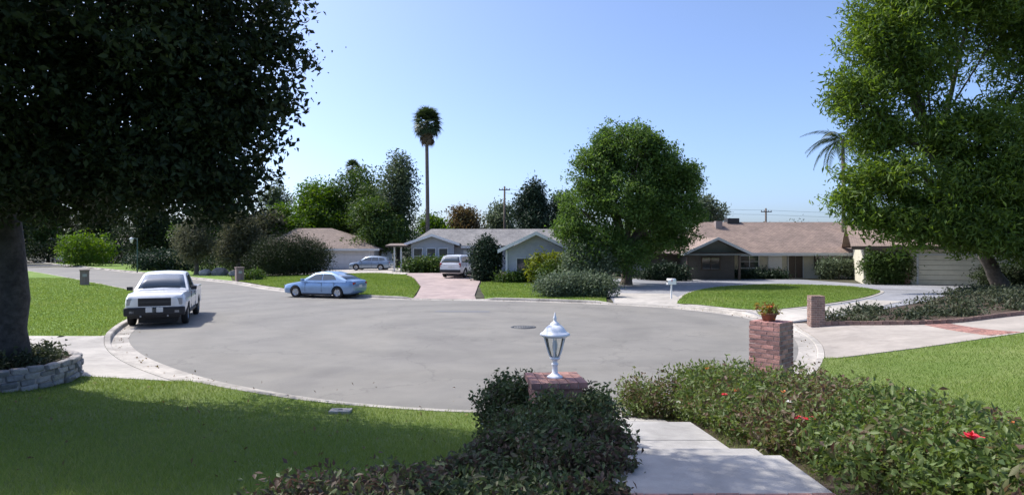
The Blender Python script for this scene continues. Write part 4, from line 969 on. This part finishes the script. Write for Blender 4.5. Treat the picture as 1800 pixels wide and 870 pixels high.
# white-doored garage house on the left
off = (-21, 74, H(-17, 72)); z0 = off[2]
t = thing('garage_house', off, 'house with white garage doors and a brown roof behind the dark rounded hedge', 'house')
MB(off).box2(-29, -16.1, 73.0, 84, z0-.3, 2.75).build('wall', M['wall_white'], t)
roof_planes([[(-29.8, 72.3, 2.62), (-15.3, 72.3, 2.62), (-22.6, 78.4, 5.2), (-27.0, 78.4, 5.2)], [(-15.3, 84.5, 2.62), (-29.8, 84.5, 2.62), (-27.0, 78.4, 5.2), (-22.6, 78.4, 5.2)],
             [(-15.3, 72.3, 2.62), (-15.3, 84.5, 2.62), (-22.6, 78.4, 5.2)], [(-29.8, 84.5, 2.62), (-29.8, 72.3, 2.62), (-27.0, 78.4, 5.2)]], M['roof_dun'], t, off)
MB(off).box2(-29.8, -15.3, 72.2, 72.29, 2.42, 2.66).build('fascia', M['trim_pale'], t)
garage_door(t, off, -21.0, -16.7, z0+.02, z0+2.15, 72.99, 'wall_white', 4, 6, 'trim_white', 'trim_pale')
window(t, off, -25.5, 1.2, 2.3, 1.6, 72.99, 2, 1)

# tan ranch house on the right
hz = H(20, 54); off = (22, 54, hz)
t = thing('ranch_house', off, 'tan single-storey house with a long reddish brown roof behind the oval lawn', 'house')
MB(off).box2(18.71, 33.0, 55.0, 63.5, hz-.4, 2.38).build('wall', M['wall_tan'], t)
MB(off).box2(9.0, 18.70, 55.0, 63.5, hz-.4, 2.38).box2(14.7, 18.7, 52.6, 54.99, hz-.4, 2.38).build('wing_wall', M['siding_shaded'], t)
GA = []
GA.append(MB(off).box2(25.95, 35.6, 46.2, 54.98, hz-.4, 2.86).build('garage_wall', M['wall_tan'], t))
roof_planes([[(14.6, 54.0, 2.32), (31.6, 54.0, 2.32), (31.6, 59.2, 5.2), (18.0, 59.2, 5.2)], [(31.6, 64.4, 2.32), (14.6, 64.4, 2.32), (18.0, 59.2, 5.2), (31.6, 59.2, 5.2)],
             [(14.6, 64.4, 2.32), (14.6, 54.0, 2.32), (18.0, 59.2, 5.2)]], M['roof_brown'], t, off)
roof_planes([[(7.8, 54.2, 2.30), (14.58, 54.2, 2.30), (14.58, 58.8, 3.7), (9.5, 58.8, 3.7)], [(14.58, 63.6, 2.3), (7.8, 63.6, 2.3), (9.5, 58.8, 3.7), (14.58, 58.8, 3.7)], [(7.8, 63.6, 2.3), (7.8, 54.2, 2.3), (9.5, 58.8, 3.7)]], M['roof_dun'], t, off)
roof_planes(gable_roof(13.9, 19.5, 50.7, 56.8, 2.33, 3.62, None), M['roof_brown'], t, off, name='gable_roof')
MB(off).prism([(14.3, 51.6, 2.38), (19.1, 51.6, 2.38), (16.7, 51.6, 3.45)], (0, .2, 0)).build('gable', M['gable_green'], t)
mb = MB(off)
for a, b in (((13.9, 2.33), (16.7, 3.62)), ((16.7, 3.62), (19.5, 2.33))): mb.prism([(a[0], 50.69, a[1]+.02), (b[0], 50.69, b[1]+.02), (b[0], 50.69, b[1]-.20), (a[0], 50.69, a[1]-.20)], (0, -.05, 0))
mb.build('bargeboard', M['trim_pale'], t)
MB(off).box2(13.9, 19.5, 50.75, 51.55, 2.16, 2.30).build('porch_beam', M['gable_green'], t)
for x in (14.3, 18.5): MB(off).box2(x-.08, x+.08, 50.85, 51.0, hz-.1, 2.17).build('porch_post', M['trim_brown'], t)
MB(off).box2(19.52, 31.6, 53.93, 53.985, 2.08, 2.34).build('fascia', M['trim_pale'], t)
window(t, off, 20.85, .98, 2.15, 1.7, 54.98, 2, 2)
window(t, off, 16.7, .9, 2.0, 1.6, 52.59, 2, 1, 'trim_brown')
MB(off).box2(22.5, 23.7, 54.93, 54.99, .95, 2.1).build('panel', M['trim_white'], t)
dr = MB(off).box2(24.2, 24.28, 54.90, 54.99, hz, 2.15).box2(25.52, 25.6, 54.90, 54.99, hz, 2.15).box2(24.28, 25.52, 54.90, 54.99, 2.07, 2.15).build('door', M['trim_pale'], t)
for a, b in ((24.28, 24.87), (24.93, 25.52)): MB(off).box2(a, b, 54.93, 54.97, hz+.02, 2.07).build('leaf', M['door_dark'], dr, bev=.01)
window(t, off, 27.3, .95, 2.1, 1.5, 54.98, 2, 1, 'trim_brown')
for x in (29.5,): MB(off).box2(x-.12, x+.12, 53.95, 54.15, hz-.1, 2.2).build('porch_post', M['trim_brown'], t)
MB(off).box2(10.4, 11.7, 54.93, 54.985, .75, 1.95).build('shutter_panel', M['wall_white'], t)
# garage wing
GA.append(roof_planes([[(25.1, 45.5, 2.86), (36.4, 45.5, 2.86), (36.4, 50.6, 4.7), (25.1, 50.6, 4.7)], [(36.4, 55.4, 2.9), (25.1, 55.4, 2.9), (25.1, 50.6, 4.7), (36.4, 50.6, 4.7)]], M['roof_brown'], t, off, name='garage_roof'))
GA.append(MB(off).prism([(25.95, 46.2, 2.86), (25.95, 54.98, 2.86), (25.95, 50.6, 4.5)], (.2, 0, 0)).build('gable', M['wall_tan'], t))
GA.append(MB(off).box2(25.1, 36.4, 45.42, 45.485, 2.64, 2.90).build('fascia', M['trim_brown'], t))
gd0 = H(31, 44)+.02; GA.append(garage_door(t, off, 29.4, 34.6, gd0, gd0+2.1, 46.19, 'wall_tan', 6, 1, 'trim_pale', 'trim_tan'))
gc = Vector((25.95-off[0], 46.2-off[1], 0)); gr = Matrix.Rotation(R(-24), 3, 'Z')
for o in GA: o.rotation_euler = (0, 0, R(-24)); o.location = gc-gr @ gc
# roof furniture
MB(off).box2(20.3, 21.4, 58.9, 59.9, 5.0, 5.55).build('roof_vent', M['metal_dark'], t)
ch = MB(off).box2(18.9, 19.5, 58.0, 58.6, 4.0, 5.25).build('chimney', M['brick_far'], t)

# ------------------------------------------------------------------ street furniture, poles
t = thing('street_lamp', (-40.0, 66.8, 0.1), 'slim green pole with a pale lantern head beyond the white pickup', 'street lamp')
MB().tube([(0, 0, 0), (0, 0, 1.8), (0, 0, 3.7)], [.06, .045, .04], 10).build('pole', M['pole_green'], t)
MB().tube([(0, 0, 3.6), (-.35, 0, 3.72), (-.6, 0, 3.68)], .03, 6).build('arm', M['pole_green'], t)
MB().lathe([(0, -.42), (.10, -.40), (.17, -.05), (.25, 0), (.1, .14), (0, .18)], (-.62, 0, 3.6), 14).build('lantern_head', M['white_paint'], t)
t = thing('mailbox', (8.25, 32.4, H(8.25, 32.4)), 'small white mailbox on a thin post beside the bright concrete apron', 'mailbox')
MB().box((0, 0, .38), (.07, .07, .8)).build('post', M['white_paint'], t)
b = MB().box((0, 0, .86), (.44, .24, .2)).tube([(-.22, 0, .95), (.22, 0, .95)], .12, 14).build('box', M['white_paint'], t)
MB().box((.235, 0, .88), (.02, .2, .2)).build('door', M['metal_grey'], t)
MB().box((0, -.14, .98), (.03, .012, .16)).build('flag', M['red_lens'], t)
def utility_pole(x, y, top, label):
    t = thing('utility_pole', (x, y, H(x, y)), label, 'utility pole', 'utility poles'); h = top-H(x, y)
    MB().tube([(0, 0, -.2), (0, 0, h)], [.17, .12], 10).build('pole', M['wood_pole'], t)
    MB().box((0, -.16, h-.5), (1.5, .1, .12)).build('crossarm', M['wood_pole'], t)
    for x_ in (-.68, -.3, .3, .68): MB().lathe([(.04, 0), (.06, .05), (.03, .1), (.06, .14), (0, .17)], (x_, -.16, h-.435), 8).build('insulator', M['metal_dark'], t)
    return t
utility_pole(-1.0, 84, 11.0, 'wooden utility pole with a crossarm rising behind the grey house')
utility_pole(35.7, 88, 8.3, 'wooden utility pole behind the reddish brown roof')
for k, (dz, lab) in enumerate(((-.28, 'upper thin wire crossing the sky behind the brown roof'), (-.9, 'lower thin wire crossing the sky behind the brown roof'))):
    a, b = Vector((-1.0, 83.8, 11.0+dz)), Vector((35.7, 87.8, 8.3+dz)); c = Vector((95, 92, 8.6+dz)); pts = []
    for p, q in ((a, b), (b, c)):
        for i in range(13):
            f = i/12; w = p.lerp(q, f); w.z -= 4*f*(1-f)*.7; pts.append(w)
    tag(MB().tube(pts, .018, 4).build('power_line', M['metal_dark']), lab, 'wire', 'overhead wires')
rs = np.random.default_rng(12)
for i, (x, y, s_, lab) in enumerate([(-29.5, 60.2, .5, 'pale grey boulder under the olive tree, leftmost of three across the street'), (-28.2, 60.4, .65, 'larger pale boulder between two smaller ones under the olive tree'), (-26.6, 60.0, .45, 'pale grey boulder across the street, closest to the dark rounded hedge')]):
    bm = bmesh.new(); bmesh.ops.create_icosphere(bm, subdivisions=2, radius=1)
    for v in bm.verts: v.co = Vector((v.co.x*s_*1.2, v.co.y*s_, v.co.z*s_*.8))*(1+.22*mnoise.noise(v.co*1.7+Vector((i*5, 0, 0))))
    me = bpy.data.meshes.new('boulder'); bm.to_mesh(me); bm.free(); o = link('boulder', me, None, M['stone']); o.location = (x, y, H(x, y)+s_*.4); tag(o, lab, 'boulder', 'boulders across the street')

# ------------------------------------------------------------------ trees
# big near tree at the left
T1 = [(-9.4, 9.2, 7.4, 3.6, 3.0, 2.6), (-5.8, 9.0, 6.6, 2.5, 2.4, 1.9), (-6.6, 9.6, 5.0, 2.5, 2.0, 1.5), (-9.0, 8.6, 5.2, 2.7, 2.2, 1.5), (-11.5, 10.5, 5.2, 2.6, 2.2, 1.6), (-13.0, 9.5, 6.6, 3.0, 2.6, 2.4),
      (-6.8, 7.6, 6.4, 2.2, 1.8, 1.9), (-7.6, 10.8, 4.3, 1.9, 1.6, 1.0), (-10.2, 11.0, 4.5, 1.8, 1.5, 1.0), (-4.6, 9.2, 4.75, 1.1, 1.0, .65), (-5.2, 9.4, 4.0, 1.05, 1.0, .55), (-8.6, 9.6, 3.95, 1.6, 1.4, .7), (-4.2, 9.1, 6.2, 1.1, 1.1, 1.1), (-12.5, 11.5, 4.6, 2.2, 1.6, 1.1), (-4.6, 9.2, 5.35, 1.15, 1.0, .8), (-4.9, 9.2, 4.5, 1.25, 1.0, .7), (-4.9, 9.3, 3.85, 1.2, 1.0, .5), (-6.6, 9.6, 3.75, 1.5, 1.2, .55), (-11.5, 11.5, 3.9, 2.2, 1.5, .7), (-14.5, 11.5, 4.4, 2.2, 1.8, 1.3), (-3.3, 9.2, 5.75, .5, .5, .26), (-3.7, 9.3, 5.0, .5, .5, .28), (-3.85, 9.2, 4.35, .6, .5, .2), (-4.2, 9.3, 3.75, .5, .5, .2), (-4.4, 9.2, 3.4, .6, .5, .2), (-3.4, 6.7, 7.7, 1.2, 1.0, .8), (-4.4, 7.2, 7.5, 1.5, 1.2, .9)]  # last two lobes hang out of view, added to shade the walk
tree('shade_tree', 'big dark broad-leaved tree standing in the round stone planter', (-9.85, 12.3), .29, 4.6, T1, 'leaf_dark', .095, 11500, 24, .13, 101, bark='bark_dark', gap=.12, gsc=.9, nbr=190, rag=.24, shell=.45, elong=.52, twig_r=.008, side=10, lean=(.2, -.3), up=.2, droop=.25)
# right big tree
T2 = [(22.5, 35, 17.0, 3.3, 3.0, 3.0), (26.5, 36, 18.0, 4.5, 3.5, 3.6), (20.3, 34.5, 14.4, 2.1, 2.3, 2.0), (18.9, 34.2, 11.2, 1.7, 1.8, 1.3), (22.6, 35, 12.6, 2.7, 2.4, 2.0), (20.4, 34.6, 9.2, 1.8, 1.8, 1.3), (30.5, 36, 15.0, 3.4, 3.0, 3.8), (29.5, 35, 10.4, 3.2, 2.8, 2.6), (24.6, 34.2, 9.0, 3.0, 2.5, 1.8),
      (20.0, 33.6, 6.6, 2.4, 2.2, 1.2), (22.6, 33.2, 5.6, 2.8, 2.2, 1.3), (26.2, 33.4, 6.3, 3.2, 2.4, 1.8), (29.8, 34, 6.6, 3.0, 2.6, 2.4), (28.2, 34.0, 4.3, 2.6, 2.0, 1.3), (18.2, 33.6, 5.4, 1.2, 1.2, .7), (33, 36, 9, 3, 3, 4.5), (31.8, 35.0, 4.0, 2.4, 2.2, 1.9), (24.8, 33.0, 4.1, 2.4, 1.6, .9), (21.0, 33.2, 4.3, 1.6, 1.4, .6), (33.5, 36, 15, 3, 3, 5), (21.6, 33, 4.0, 2.5, 1.7, 1.3), (24.4, 32.6, 3.5, 2.5, 1.7, 1.2), (27.2, 33, 3.4, 2.3, 1.7, 1.2), (19.2, 33.4, 4.4, 1.4, 1.3, .6), (30.6, 33.6, 2.6, 1.8, 1.6, .9), (28.0, 33.4, 3.0, 1.6, 1.4, .9), (32.0, 34.5, 2.2, 1.8, 1.6, 1.2)]
tree('feathery_tree', 'tall airy green tree with leaning trunk rising from the brick-edged bed', (28.4, 36.2), .42, 4.2, T2, 'leaf_feather', .30, 14500, 16, .31, 102, bark='bark_grey', gap=.23, gsc=.38, nbr=170, rag=.26, shell=.35, elong=.27, twig_r=.015, lean=(-2.6, -1.2), droop=.35)
# centre tree
T3 = [(6.7, 42.8, 10.1, 1.3, 1.3, .95), (8.6, 43, 10.3, 1.4, 1.3, .95), (10.3, 43.4, 9.1, 1.4, 1.5, 1.0), (12.0, 44, 7.7, 1.4, 1.5, 1.0), (5.5, 42.5, 8.7, 1.3, 1.3, .9), (7.7, 43, 9.2, 2.3, 2.2, 1.9), (5.7, 42.5, 7.6, 1.8, 1.8, 1.5), (4.9, 42.2, 5.5, 1.8, 1.8, 1.5), (9.8, 43.4, 8.1, 2.2, 2.1, 1.6), (7.4, 41.8, 6.2, 2.5, 2.0, 1.8), (11.4, 44, 6.9, 1.8, 1.9, 1.5), (4.0, 42, 4.0, 1.3, 1.4, 1.0), (10.0, 43.2, 5.2, 2.3, 2.0, 1.6), (6.0, 41.8, 3.3, 1.9, 1.6, 1.2), (12.5, 44.6, 5.2, 1.2, 1.4, 1.0), (11.6, 46.0, 3.7, 1.9, 2.2, 1.2), (10.5, 48.0, 6.2, 2.2, 2.4, 2.0), (9.2, 44.5, 3.2, 2.4, 2.0, 1.2), (5.0, 41.4, 2.3, 1.3, 1.2, 1.0), (7.6, 41.6, 2.2, 1.6, 1.3, 1.1), (9.6, 42.6, 9.9, .8, .8, .6), (6.3, 42.6, 9.2, .9, .9, .7)]
tree('round_tree', 'large rounded green tree between the grey house and the reddish roofed house', (7.9, 43.4), .38, 2.6, T3, 'leaf_round', .20, 9600, 12, .20, 103, gap=.16, gsc=.7, nbr=90, rag=.24, shell=.5, up=.4)
def crown_lobes(cx, cy, zt, zb, rx, rng, n=9, taper=.5):
    L = []
    for i in range(n):
        f = (i+.5)/n; z = zb+(zt-zb)*(.12+.80*f); wdt = rx*(1-(abs(f-.4)/.62)**2*taper); a = rng.random()*6.28; r_ = wdt*.5*rng.random()
        q = wdt*(.52+.16*rng.random()); L.append((cx+math.cos(a)*r_*1.2, cy+math.sin(a)*r_, z, q, q*.9, max(.6, (zt-zb)*.18)))
    return L
def bgtree(name, label, px, Y, ytop, ybot, wpx, leafm, seed, size=None, ncl=1500, per=8, group='trees round the houses', cat='tree', taper=.5, gap=.18, n=9, bark='bark', trunk=.25, spread=None, elong=.45, droop=0):
    """px etc. describe the tree from its bearing; converted once to a real place and size"""
    rng = np.random.default_rng(seed); X = (px-900)*Y/1100; z1 = 2.8-(ytop-435)*Y/1100; z0 = 2.8-(ybot-435)*Y/1100; rx = wpx*Y/2200
    g0 = H(X, Y); z0 = max(z0, g0+.15)
    return tree(name, label, (X, Y), trunk, max(.6, (z0-g0)+.25*(z1-z0)), crown_lobes(X, Y, z1, z0, rx, rng, n, taper), leafm, size or .0042*Y, ncl, per, spread or .0055*Y, seed, bark=bark, group=group, gap=gap, gsc=.45, nbr=36, rag=.2, shell=.45, twig_r=.0006*Y, side=6, elong=elong, cat=cat, droop=droop)
bgtree('leafy_tree', 'bright mid-green tree behind the white garage doors, left of the small far palm', 556, 86, 322, 428, 150, 'leaf_bright', 201, ncl=2600)
bgtree('leafy_tree', 'tall dark green tree just under the small far palm', 628, 88, 298, 432, 150, 'leaf_mid', 202, ncl=2200)
bgtree('poplar_tree', 'tall sparse grey-green tree with thin upper twigs, left of the tall palm', 700, 80, 268, 440, 100, 'leaf_poplar', 203, ncl=2000, gap=.30)
bgtree('leafy_tree', 'dark dense tree low behind the parked silver-blue hatchback', 668, 76, 350, 448, 130, 'leaf_mid', 204, ncl=2000)
bgtree('leafy_tree', 'wispy grey tree at the edge of the big dark crown, above the dark hedge', 488, 92, 315, 420, 72, 'leaf_silver', 205, ncl=800, gap=.42)
bgtree('leafy_tree', 'mid-green tree between the tall sparse tree and the garage house roof', 648, 83, 330, 440, 110, 'leaf_mid', 230, ncl=1800)
bgtree('leafy_tree', 'olive green tree above the dark rounded hedge', 500, 80, 362, 430, 110, 'leaf_bright', 231, ncl=1500)
bgtree('small_tree', 'yellow-green small tree at the foot of the tall palm', 764, 84, 380, 425, 62, 'leaf_bright', 206, ncl=700)
bgtree('rust_tree', 'rust-brown tree behind the ridge of the grey house', 815, 86, 366, 425, 74, 'leaf_rust', 207, ncl=900)
bgtree('leafy_tree', 'grey-green tree beside the utility pole behind the grey house', 872, 90, 360, 425, 78, 'leaf_silver', 208, ncl=900)
bgtree('conifer_tree', 'dark pointed evergreen right of the utility pole', 938, 78, 320, 425, 74, 'leaf_conifer', 209, ncl=2200, taper=.85, gap=.05)
bgtree('conifer_tree', 'lower dark evergreen tucked behind the left side of the large rounded tree', 988, 80, 342, 425, 60, 'leaf_conifer', 210, ncl=1400, gap=.08)
bgtree('small_tree', 'dark olive tree behind the right side of the large rounded tree', 1240, 66, 345, 440, 76, 'leaf_silver', 211, ncl=1200)
bgtree('olive_tree', 'pale grey-olive tree with drooping foliage beyond the pickup', 345, 62, 378, 462, 82, 'leaf_olive', 212, ncl=1500, bark='bark_grey', droop=.5, elong=.3)
bgtree('olive_tree', 'brownish olive tree with a twisted trunk left of the dark rounded hedge', 418, 60, 372, 462, 92, 'leaf_brown', 213, ncl=1800, bark='bark_grey', droop=.5, elong=.3)
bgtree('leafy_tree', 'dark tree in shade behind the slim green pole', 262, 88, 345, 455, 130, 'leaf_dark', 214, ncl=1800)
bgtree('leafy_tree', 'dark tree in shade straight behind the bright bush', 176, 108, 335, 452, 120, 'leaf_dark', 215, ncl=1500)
bgtree('leafy_tree', 'dark tree in shade at the far end of the street, by the big trunk', 84, 118, 340, 455, 110, 'leaf_mid', 216, ncl=1500)
bgtree('leafy_tree', 'dark tree behind the two olive trees', 372, 82, 335, 450, 130, 'leaf_mid', 217, ncl=1700)
bgtree('leafy_tree', 'dim green tree between the olive trees and the white garage house', 470, 78, 372, 445, 110, 'leaf_brown', 218, ncl=1400)
bgtree('leafy_tree', 'dark green tree behind the tan garage', 1640, 74, 300, 445, 150, 'leaf_mid', 219, ncl=1500)
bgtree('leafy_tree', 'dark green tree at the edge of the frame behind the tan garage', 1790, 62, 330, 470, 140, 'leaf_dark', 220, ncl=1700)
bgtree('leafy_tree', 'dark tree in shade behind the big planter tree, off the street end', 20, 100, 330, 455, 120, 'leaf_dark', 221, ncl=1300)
def wood(name, label, pts, leafm, seed, n, size):
    rng = np.random.default_rng(seed); L = []
    for (x0, y0, x1, y1, h0, h1, m_) in pts:
        for i in range(m_):
            f = (i+.5)/m_; h = rng.uniform(h0, h1); L.append((x0+(x1-x0)*f+rng.normal()*2, y0+(y1-y0)*f+rng.normal()*2.5, h*.5, (abs(x1-x0)+abs(y1-y0))/m_*.75, 4, h*.52))
    P, k = lobe_points(L, n, rng, .6, .2, .05, .3, seed); C = np.repeat(P, 7, 0)+rng.normal(size=(len(P)*7, 3))*size*1.1; C[:, 2] = np.maximum(C[:, 2], .1)
    o = leaf_mesh(name, C, size, M[leafm], None, rng, np.repeat(rng.random(len(P))*.6, 7)+rng.random(len(C))*.4)
    tag(o, label, 'trees', None, 'stuff')
wood('woods', 'far mass of dark trees closing the view beyond the street and the houses', [(-175, 135, -60, 128, 9, 15, 14), (-70, 120, -10, 112, 6, 10, 10), (-20, 118, 45, 110, 3, 4.5, 12), (45, 100, 110, 95, 4, 7, 10)], 'leaf_conifer', 401, 13000, .5)
wood('undergrowth', 'dark bushes massed under the trees across the street', [(-105, 118, -62, 108, 2.5, 4.5, 12), (-62, 104, -30, 80, 2.5, 4.5, 12), (-34, 70, -24, 66, 2, 3, 5)], 'leaf_dark', 402, 4500, .38)
def bgshrub(name, label, px, Y, ytop, wpx, leafm, seed, ncl=900, per=7, n=5, size=None, cat='shrub', gap=.08, depth=.6, elong=.45, ybase=None):
    rng = np.random.default_rng(seed); X = (px-900)*Y/1100; g0 = H(X, Y); z1 = 2.8-(ytop-435)*Y/1100; w = wpx*Y/1100; h = z1-g0
    L = [(X+(i/(max(1, n-1))-.5)*w*.62*(n > 1), Y+rng.normal()*w*.05, g0+h*.48*(1-.25*abs(i/(max(1, n-1))-.5)), w*.5/max(1, n*.42), w*depth*.4, h*.52*(1-.3*abs(i/(max(1, n-1))-.5)*(n > 1))) for i in range(n)]
    return shrub(name, label, (X, Y), L, leafm, size or .0038*Y, ncl, per, .0045*Y, seed, cat=cat, gap=gap, gsc=.8, elong=elong, stems=8)
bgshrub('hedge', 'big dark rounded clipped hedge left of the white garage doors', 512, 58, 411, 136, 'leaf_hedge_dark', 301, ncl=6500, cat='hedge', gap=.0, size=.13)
bgshrub('bush', 'bright yellow-green bush at the far side of the street under dark trees', 150, 92, 405, 92, 'leaf_bright', 302, ncl=1000, gap=.15)
bgshrub('bush', 'dark low bush row on the shaded bank behind the slim green pole', 292, 74, 440, 120, 'leaf_conifer', 303, ncl=1200)
bgshrub('topiary_tree', 'dark upright bushy shrub beside the white SUV', 855, 47.4, 414, 50, 'leaf_conifer', 304, ncl=2000, n=1, depth=.9, gap=.05)
bgshrub('yellow_shrub', 'yellow-green arching shrub in front of the grey house window', 962, 44, 436, 40, 'leaf_yellow', 305, ncl=420, n=2, depth=.8, gap=.3, elong=.2, size=.35)
bgshrub('shrub', 'wide spreading grey-green shrub between the lawn and the concrete apron', 1012, 34.2, 479, 122, 'leaf_silver', 306, ncl=2600, n=4, depth=.5, gap=.1)
bgshrub('shrub', 'tall grey-green shrub under the left side of the large rounded tree', 1035, 40.8, 418, 62, 'leaf_silver', 307, ncl=1600, n=2, depth=.8, gap=.12)
bgshrub('shrub', 'dark shrub in shade at the corner of the grey house', 985, 43, 455, 50, 'leaf_mid', 308, ncl=900, n=2, depth=.8)
bgshrub('shrub', 'low dark hedge plants under the three grey house windows', 755, 60, 455, 80, 'leaf_mid', 309, ncl=1000, n=4, depth=.25)
bgshrub('vine', 'climbing leafy plant against the tan garage wall, beside the brick pot pillar', 1562, 45.2, 432, 62, 'leaf_mid', 310, ncl=1500, n=2, depth=.4, gap=.15, cat='plant')
bgshrub('flowering_shrub', 'pale flecked shrub by the porch of the tan house', 1470, 53.2, 450, 40, 'leaf_silver', 311, ncl=600, n=2, depth=.5, gap=.2)
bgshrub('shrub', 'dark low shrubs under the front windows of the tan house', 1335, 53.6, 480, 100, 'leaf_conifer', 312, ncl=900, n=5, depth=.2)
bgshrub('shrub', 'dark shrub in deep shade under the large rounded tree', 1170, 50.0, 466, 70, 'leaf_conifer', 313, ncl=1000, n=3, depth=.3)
bgshrub('shrub', 'low leafy plants in front of the grey house gable window', 912, 45.3, 480, 70, 'leaf_mid', 314, ncl=500, n=4, depth=.15)
bgshrub('shrub', 'dark bushes in shade at the right edge behind the leaning trunk', 1775, 41, 455, 90, 'leaf_dark', 315, ncl=1200, n=3, depth=.6)
brick_pillar(28.6, 45.3, .6, 20, 0, 'reddish brick pot pillar beside the climbing plant at the tan garage', 'brick', cap=False)
bgshrub('shrub', 'small dark clump at the foot of the brown pillar across the street', 445, 50.5, 478, 34, 'leaf_mid', 316, ncl=300, n=1, depth=.8)

# palms
def fan_frond(seed):
    rg = np.random.default_rng(seed); mb = MB(); L = 1.0
    mb.tube([(0, 0, 0), (.45, 0, .05), (.8, 0, .02)], [.028, .02, .014], 4)
    for i in range(15):
        a = (i-7)/7*R(82); d = Vector((math.cos(a), math.sin(a), 0)); s_ = Vector((-d.y, d.x, 0)); b = Vector((.8, 0, .02)); l = .95*(1-.22*abs(a))*(.92+.16*rg.random())
        mb.add([b+s_*.012, b+d*l*.55+s_*.055+Vector((0, 0, .05)), b+d*l+Vector((0, 0, -.22-.1*rg.random())), b+d*l*.55-s_*.055+Vector((0, 0, .05)), b-s_*.012], [(0, 1, 3, 4), (1, 2, 3)])
    return mb
def fan_palm(x, y, top, label, s_=1.0, n=46, seed=1):
    z0 = H(x, y); h = top-z0; t = thing('fan_palm', (x, y, z0), label, 'palm tree', 'fan palms'); rg = np.random.default_rng(seed)
    MB().tube([(math.sin(i*.5)*.05, 0, h*i/10-.2*(i == 0)) for i in range(11)], [.28*s_]+[.20*s_-.006*i for i in range(10)], 10).build('trunk', M['bark_palm'], t)
    ms = [fan_frond(k).mesh('frond', M['palm_leaf']) for k in range(3)]; md = [fan_frond(9+k).mesh('dead_frond', M['palm_dead']) for k in range(2)]
    for i in range(n):
        f = i/n; el = R(80-128*f); az = i*2.39996
        o = link('frond', ms[i % 3], t); o.location = (0, 0, h+.05-f*.30*s_); o.rotation_euler = (rg.normal()*.2, -el, az+rg.normal()*.1); o.scale = (s_*rg.uniform(.9, 1.08),)*3
    for i in range(26):
        o = link('dead_frond', md[i % 2], t); az = i*2.39996; o.location = (math.cos(az)*.15*s_, math.sin(az)*.15*s_, h-.08*s_-.05*i*s_); o.rotation_euler = (rg.normal()*.25, R(62+rg.uniform(-8, 14)), az); o.scale = (s_*.72,)*3
    return t
for m_ in ('palm_leaf', 'palm_dead'):
    M[m_].node_tree.nodes['Attribute'].attribute_name = 'none'
    oi = M[m_].node_tree.nodes.new('ShaderNodeObjectInfo'); rr = [n for n in M[m_].node_tree.nodes if n.type == 'VALTORGB'][0]; M[m_].node_tree.links.new(oi.outputs['Random'], rr.inputs[0])
fan_palm(-10.3, 76, 17.9, 'tall slender fan palm with a round crown standing high over the roofs', 1.25, 76, 1)
fan_palm(-28.0, 110, 16.8, 'small far fan palm just showing above the tall dark green tree', .98, 40, 2)
def feather_frond(seed, L=3.0):
    rg = np.random.default_rng(seed); mb = MB(); pts = []
    for i in range(9): f = i/8; pts.append(Vector((L*(f-.18*f*f), 0, L*(.28*f-.72*f*f))))
    mb.tube(pts, [.03*(1-.8*i/8) for i in range(9)], 4)
    for i in range(26):
        f = .14+.86*i/26; j = min(7, int(f*8)); p = pts[j].lerp(pts[j+1], f*8-j); tdir = (pts[j+1]-pts[j]).normalized(); l = .62*math.sin(math.pi*min(1, .25+f*.72))+.1
        for sd in (1, -1):
            d = (Vector((0, sd, 0))*.9+tdir*.45+Vector((0, 0, -.55+.3*rg.normal()*.4))).normalized(); w = d.cross(tdir).cross(d).normalized()*.028
            mb.add([p-w*.5, p+d*l*.5+w, p+d*l+Vector((0, 0, -.14)), p+d*l*.5-w], [(0, 1, 2), (0, 2, 3)])
    return mb
x, y = 26.2, 49.5+8
t = thing('feather_palm', (x+4.2, y, H(x, y)), 'thin-trunked feather palm with drooping fronds showing left of the airy tree', 'palm tree'); h = 12.6
MB().tube([(0, 0, -.2), (.08, 0, h*.5), (0, 0, h)], [.24, .17, .15], 10).build('trunk', M['bark_palm'], t)
fm_ = [feather_frond(k, 3.9).mesh('frond', M['palm_leaf']) for k in range(3)]
for i in range(18):
    o = link('frond', fm_[i % 3], t); o.location = (0, 0, h-.05*i/18); o.rotation_euler = (rnd.uniform(-.2, .2), R(-40+75*(i/18)), i*2.39996+.4)
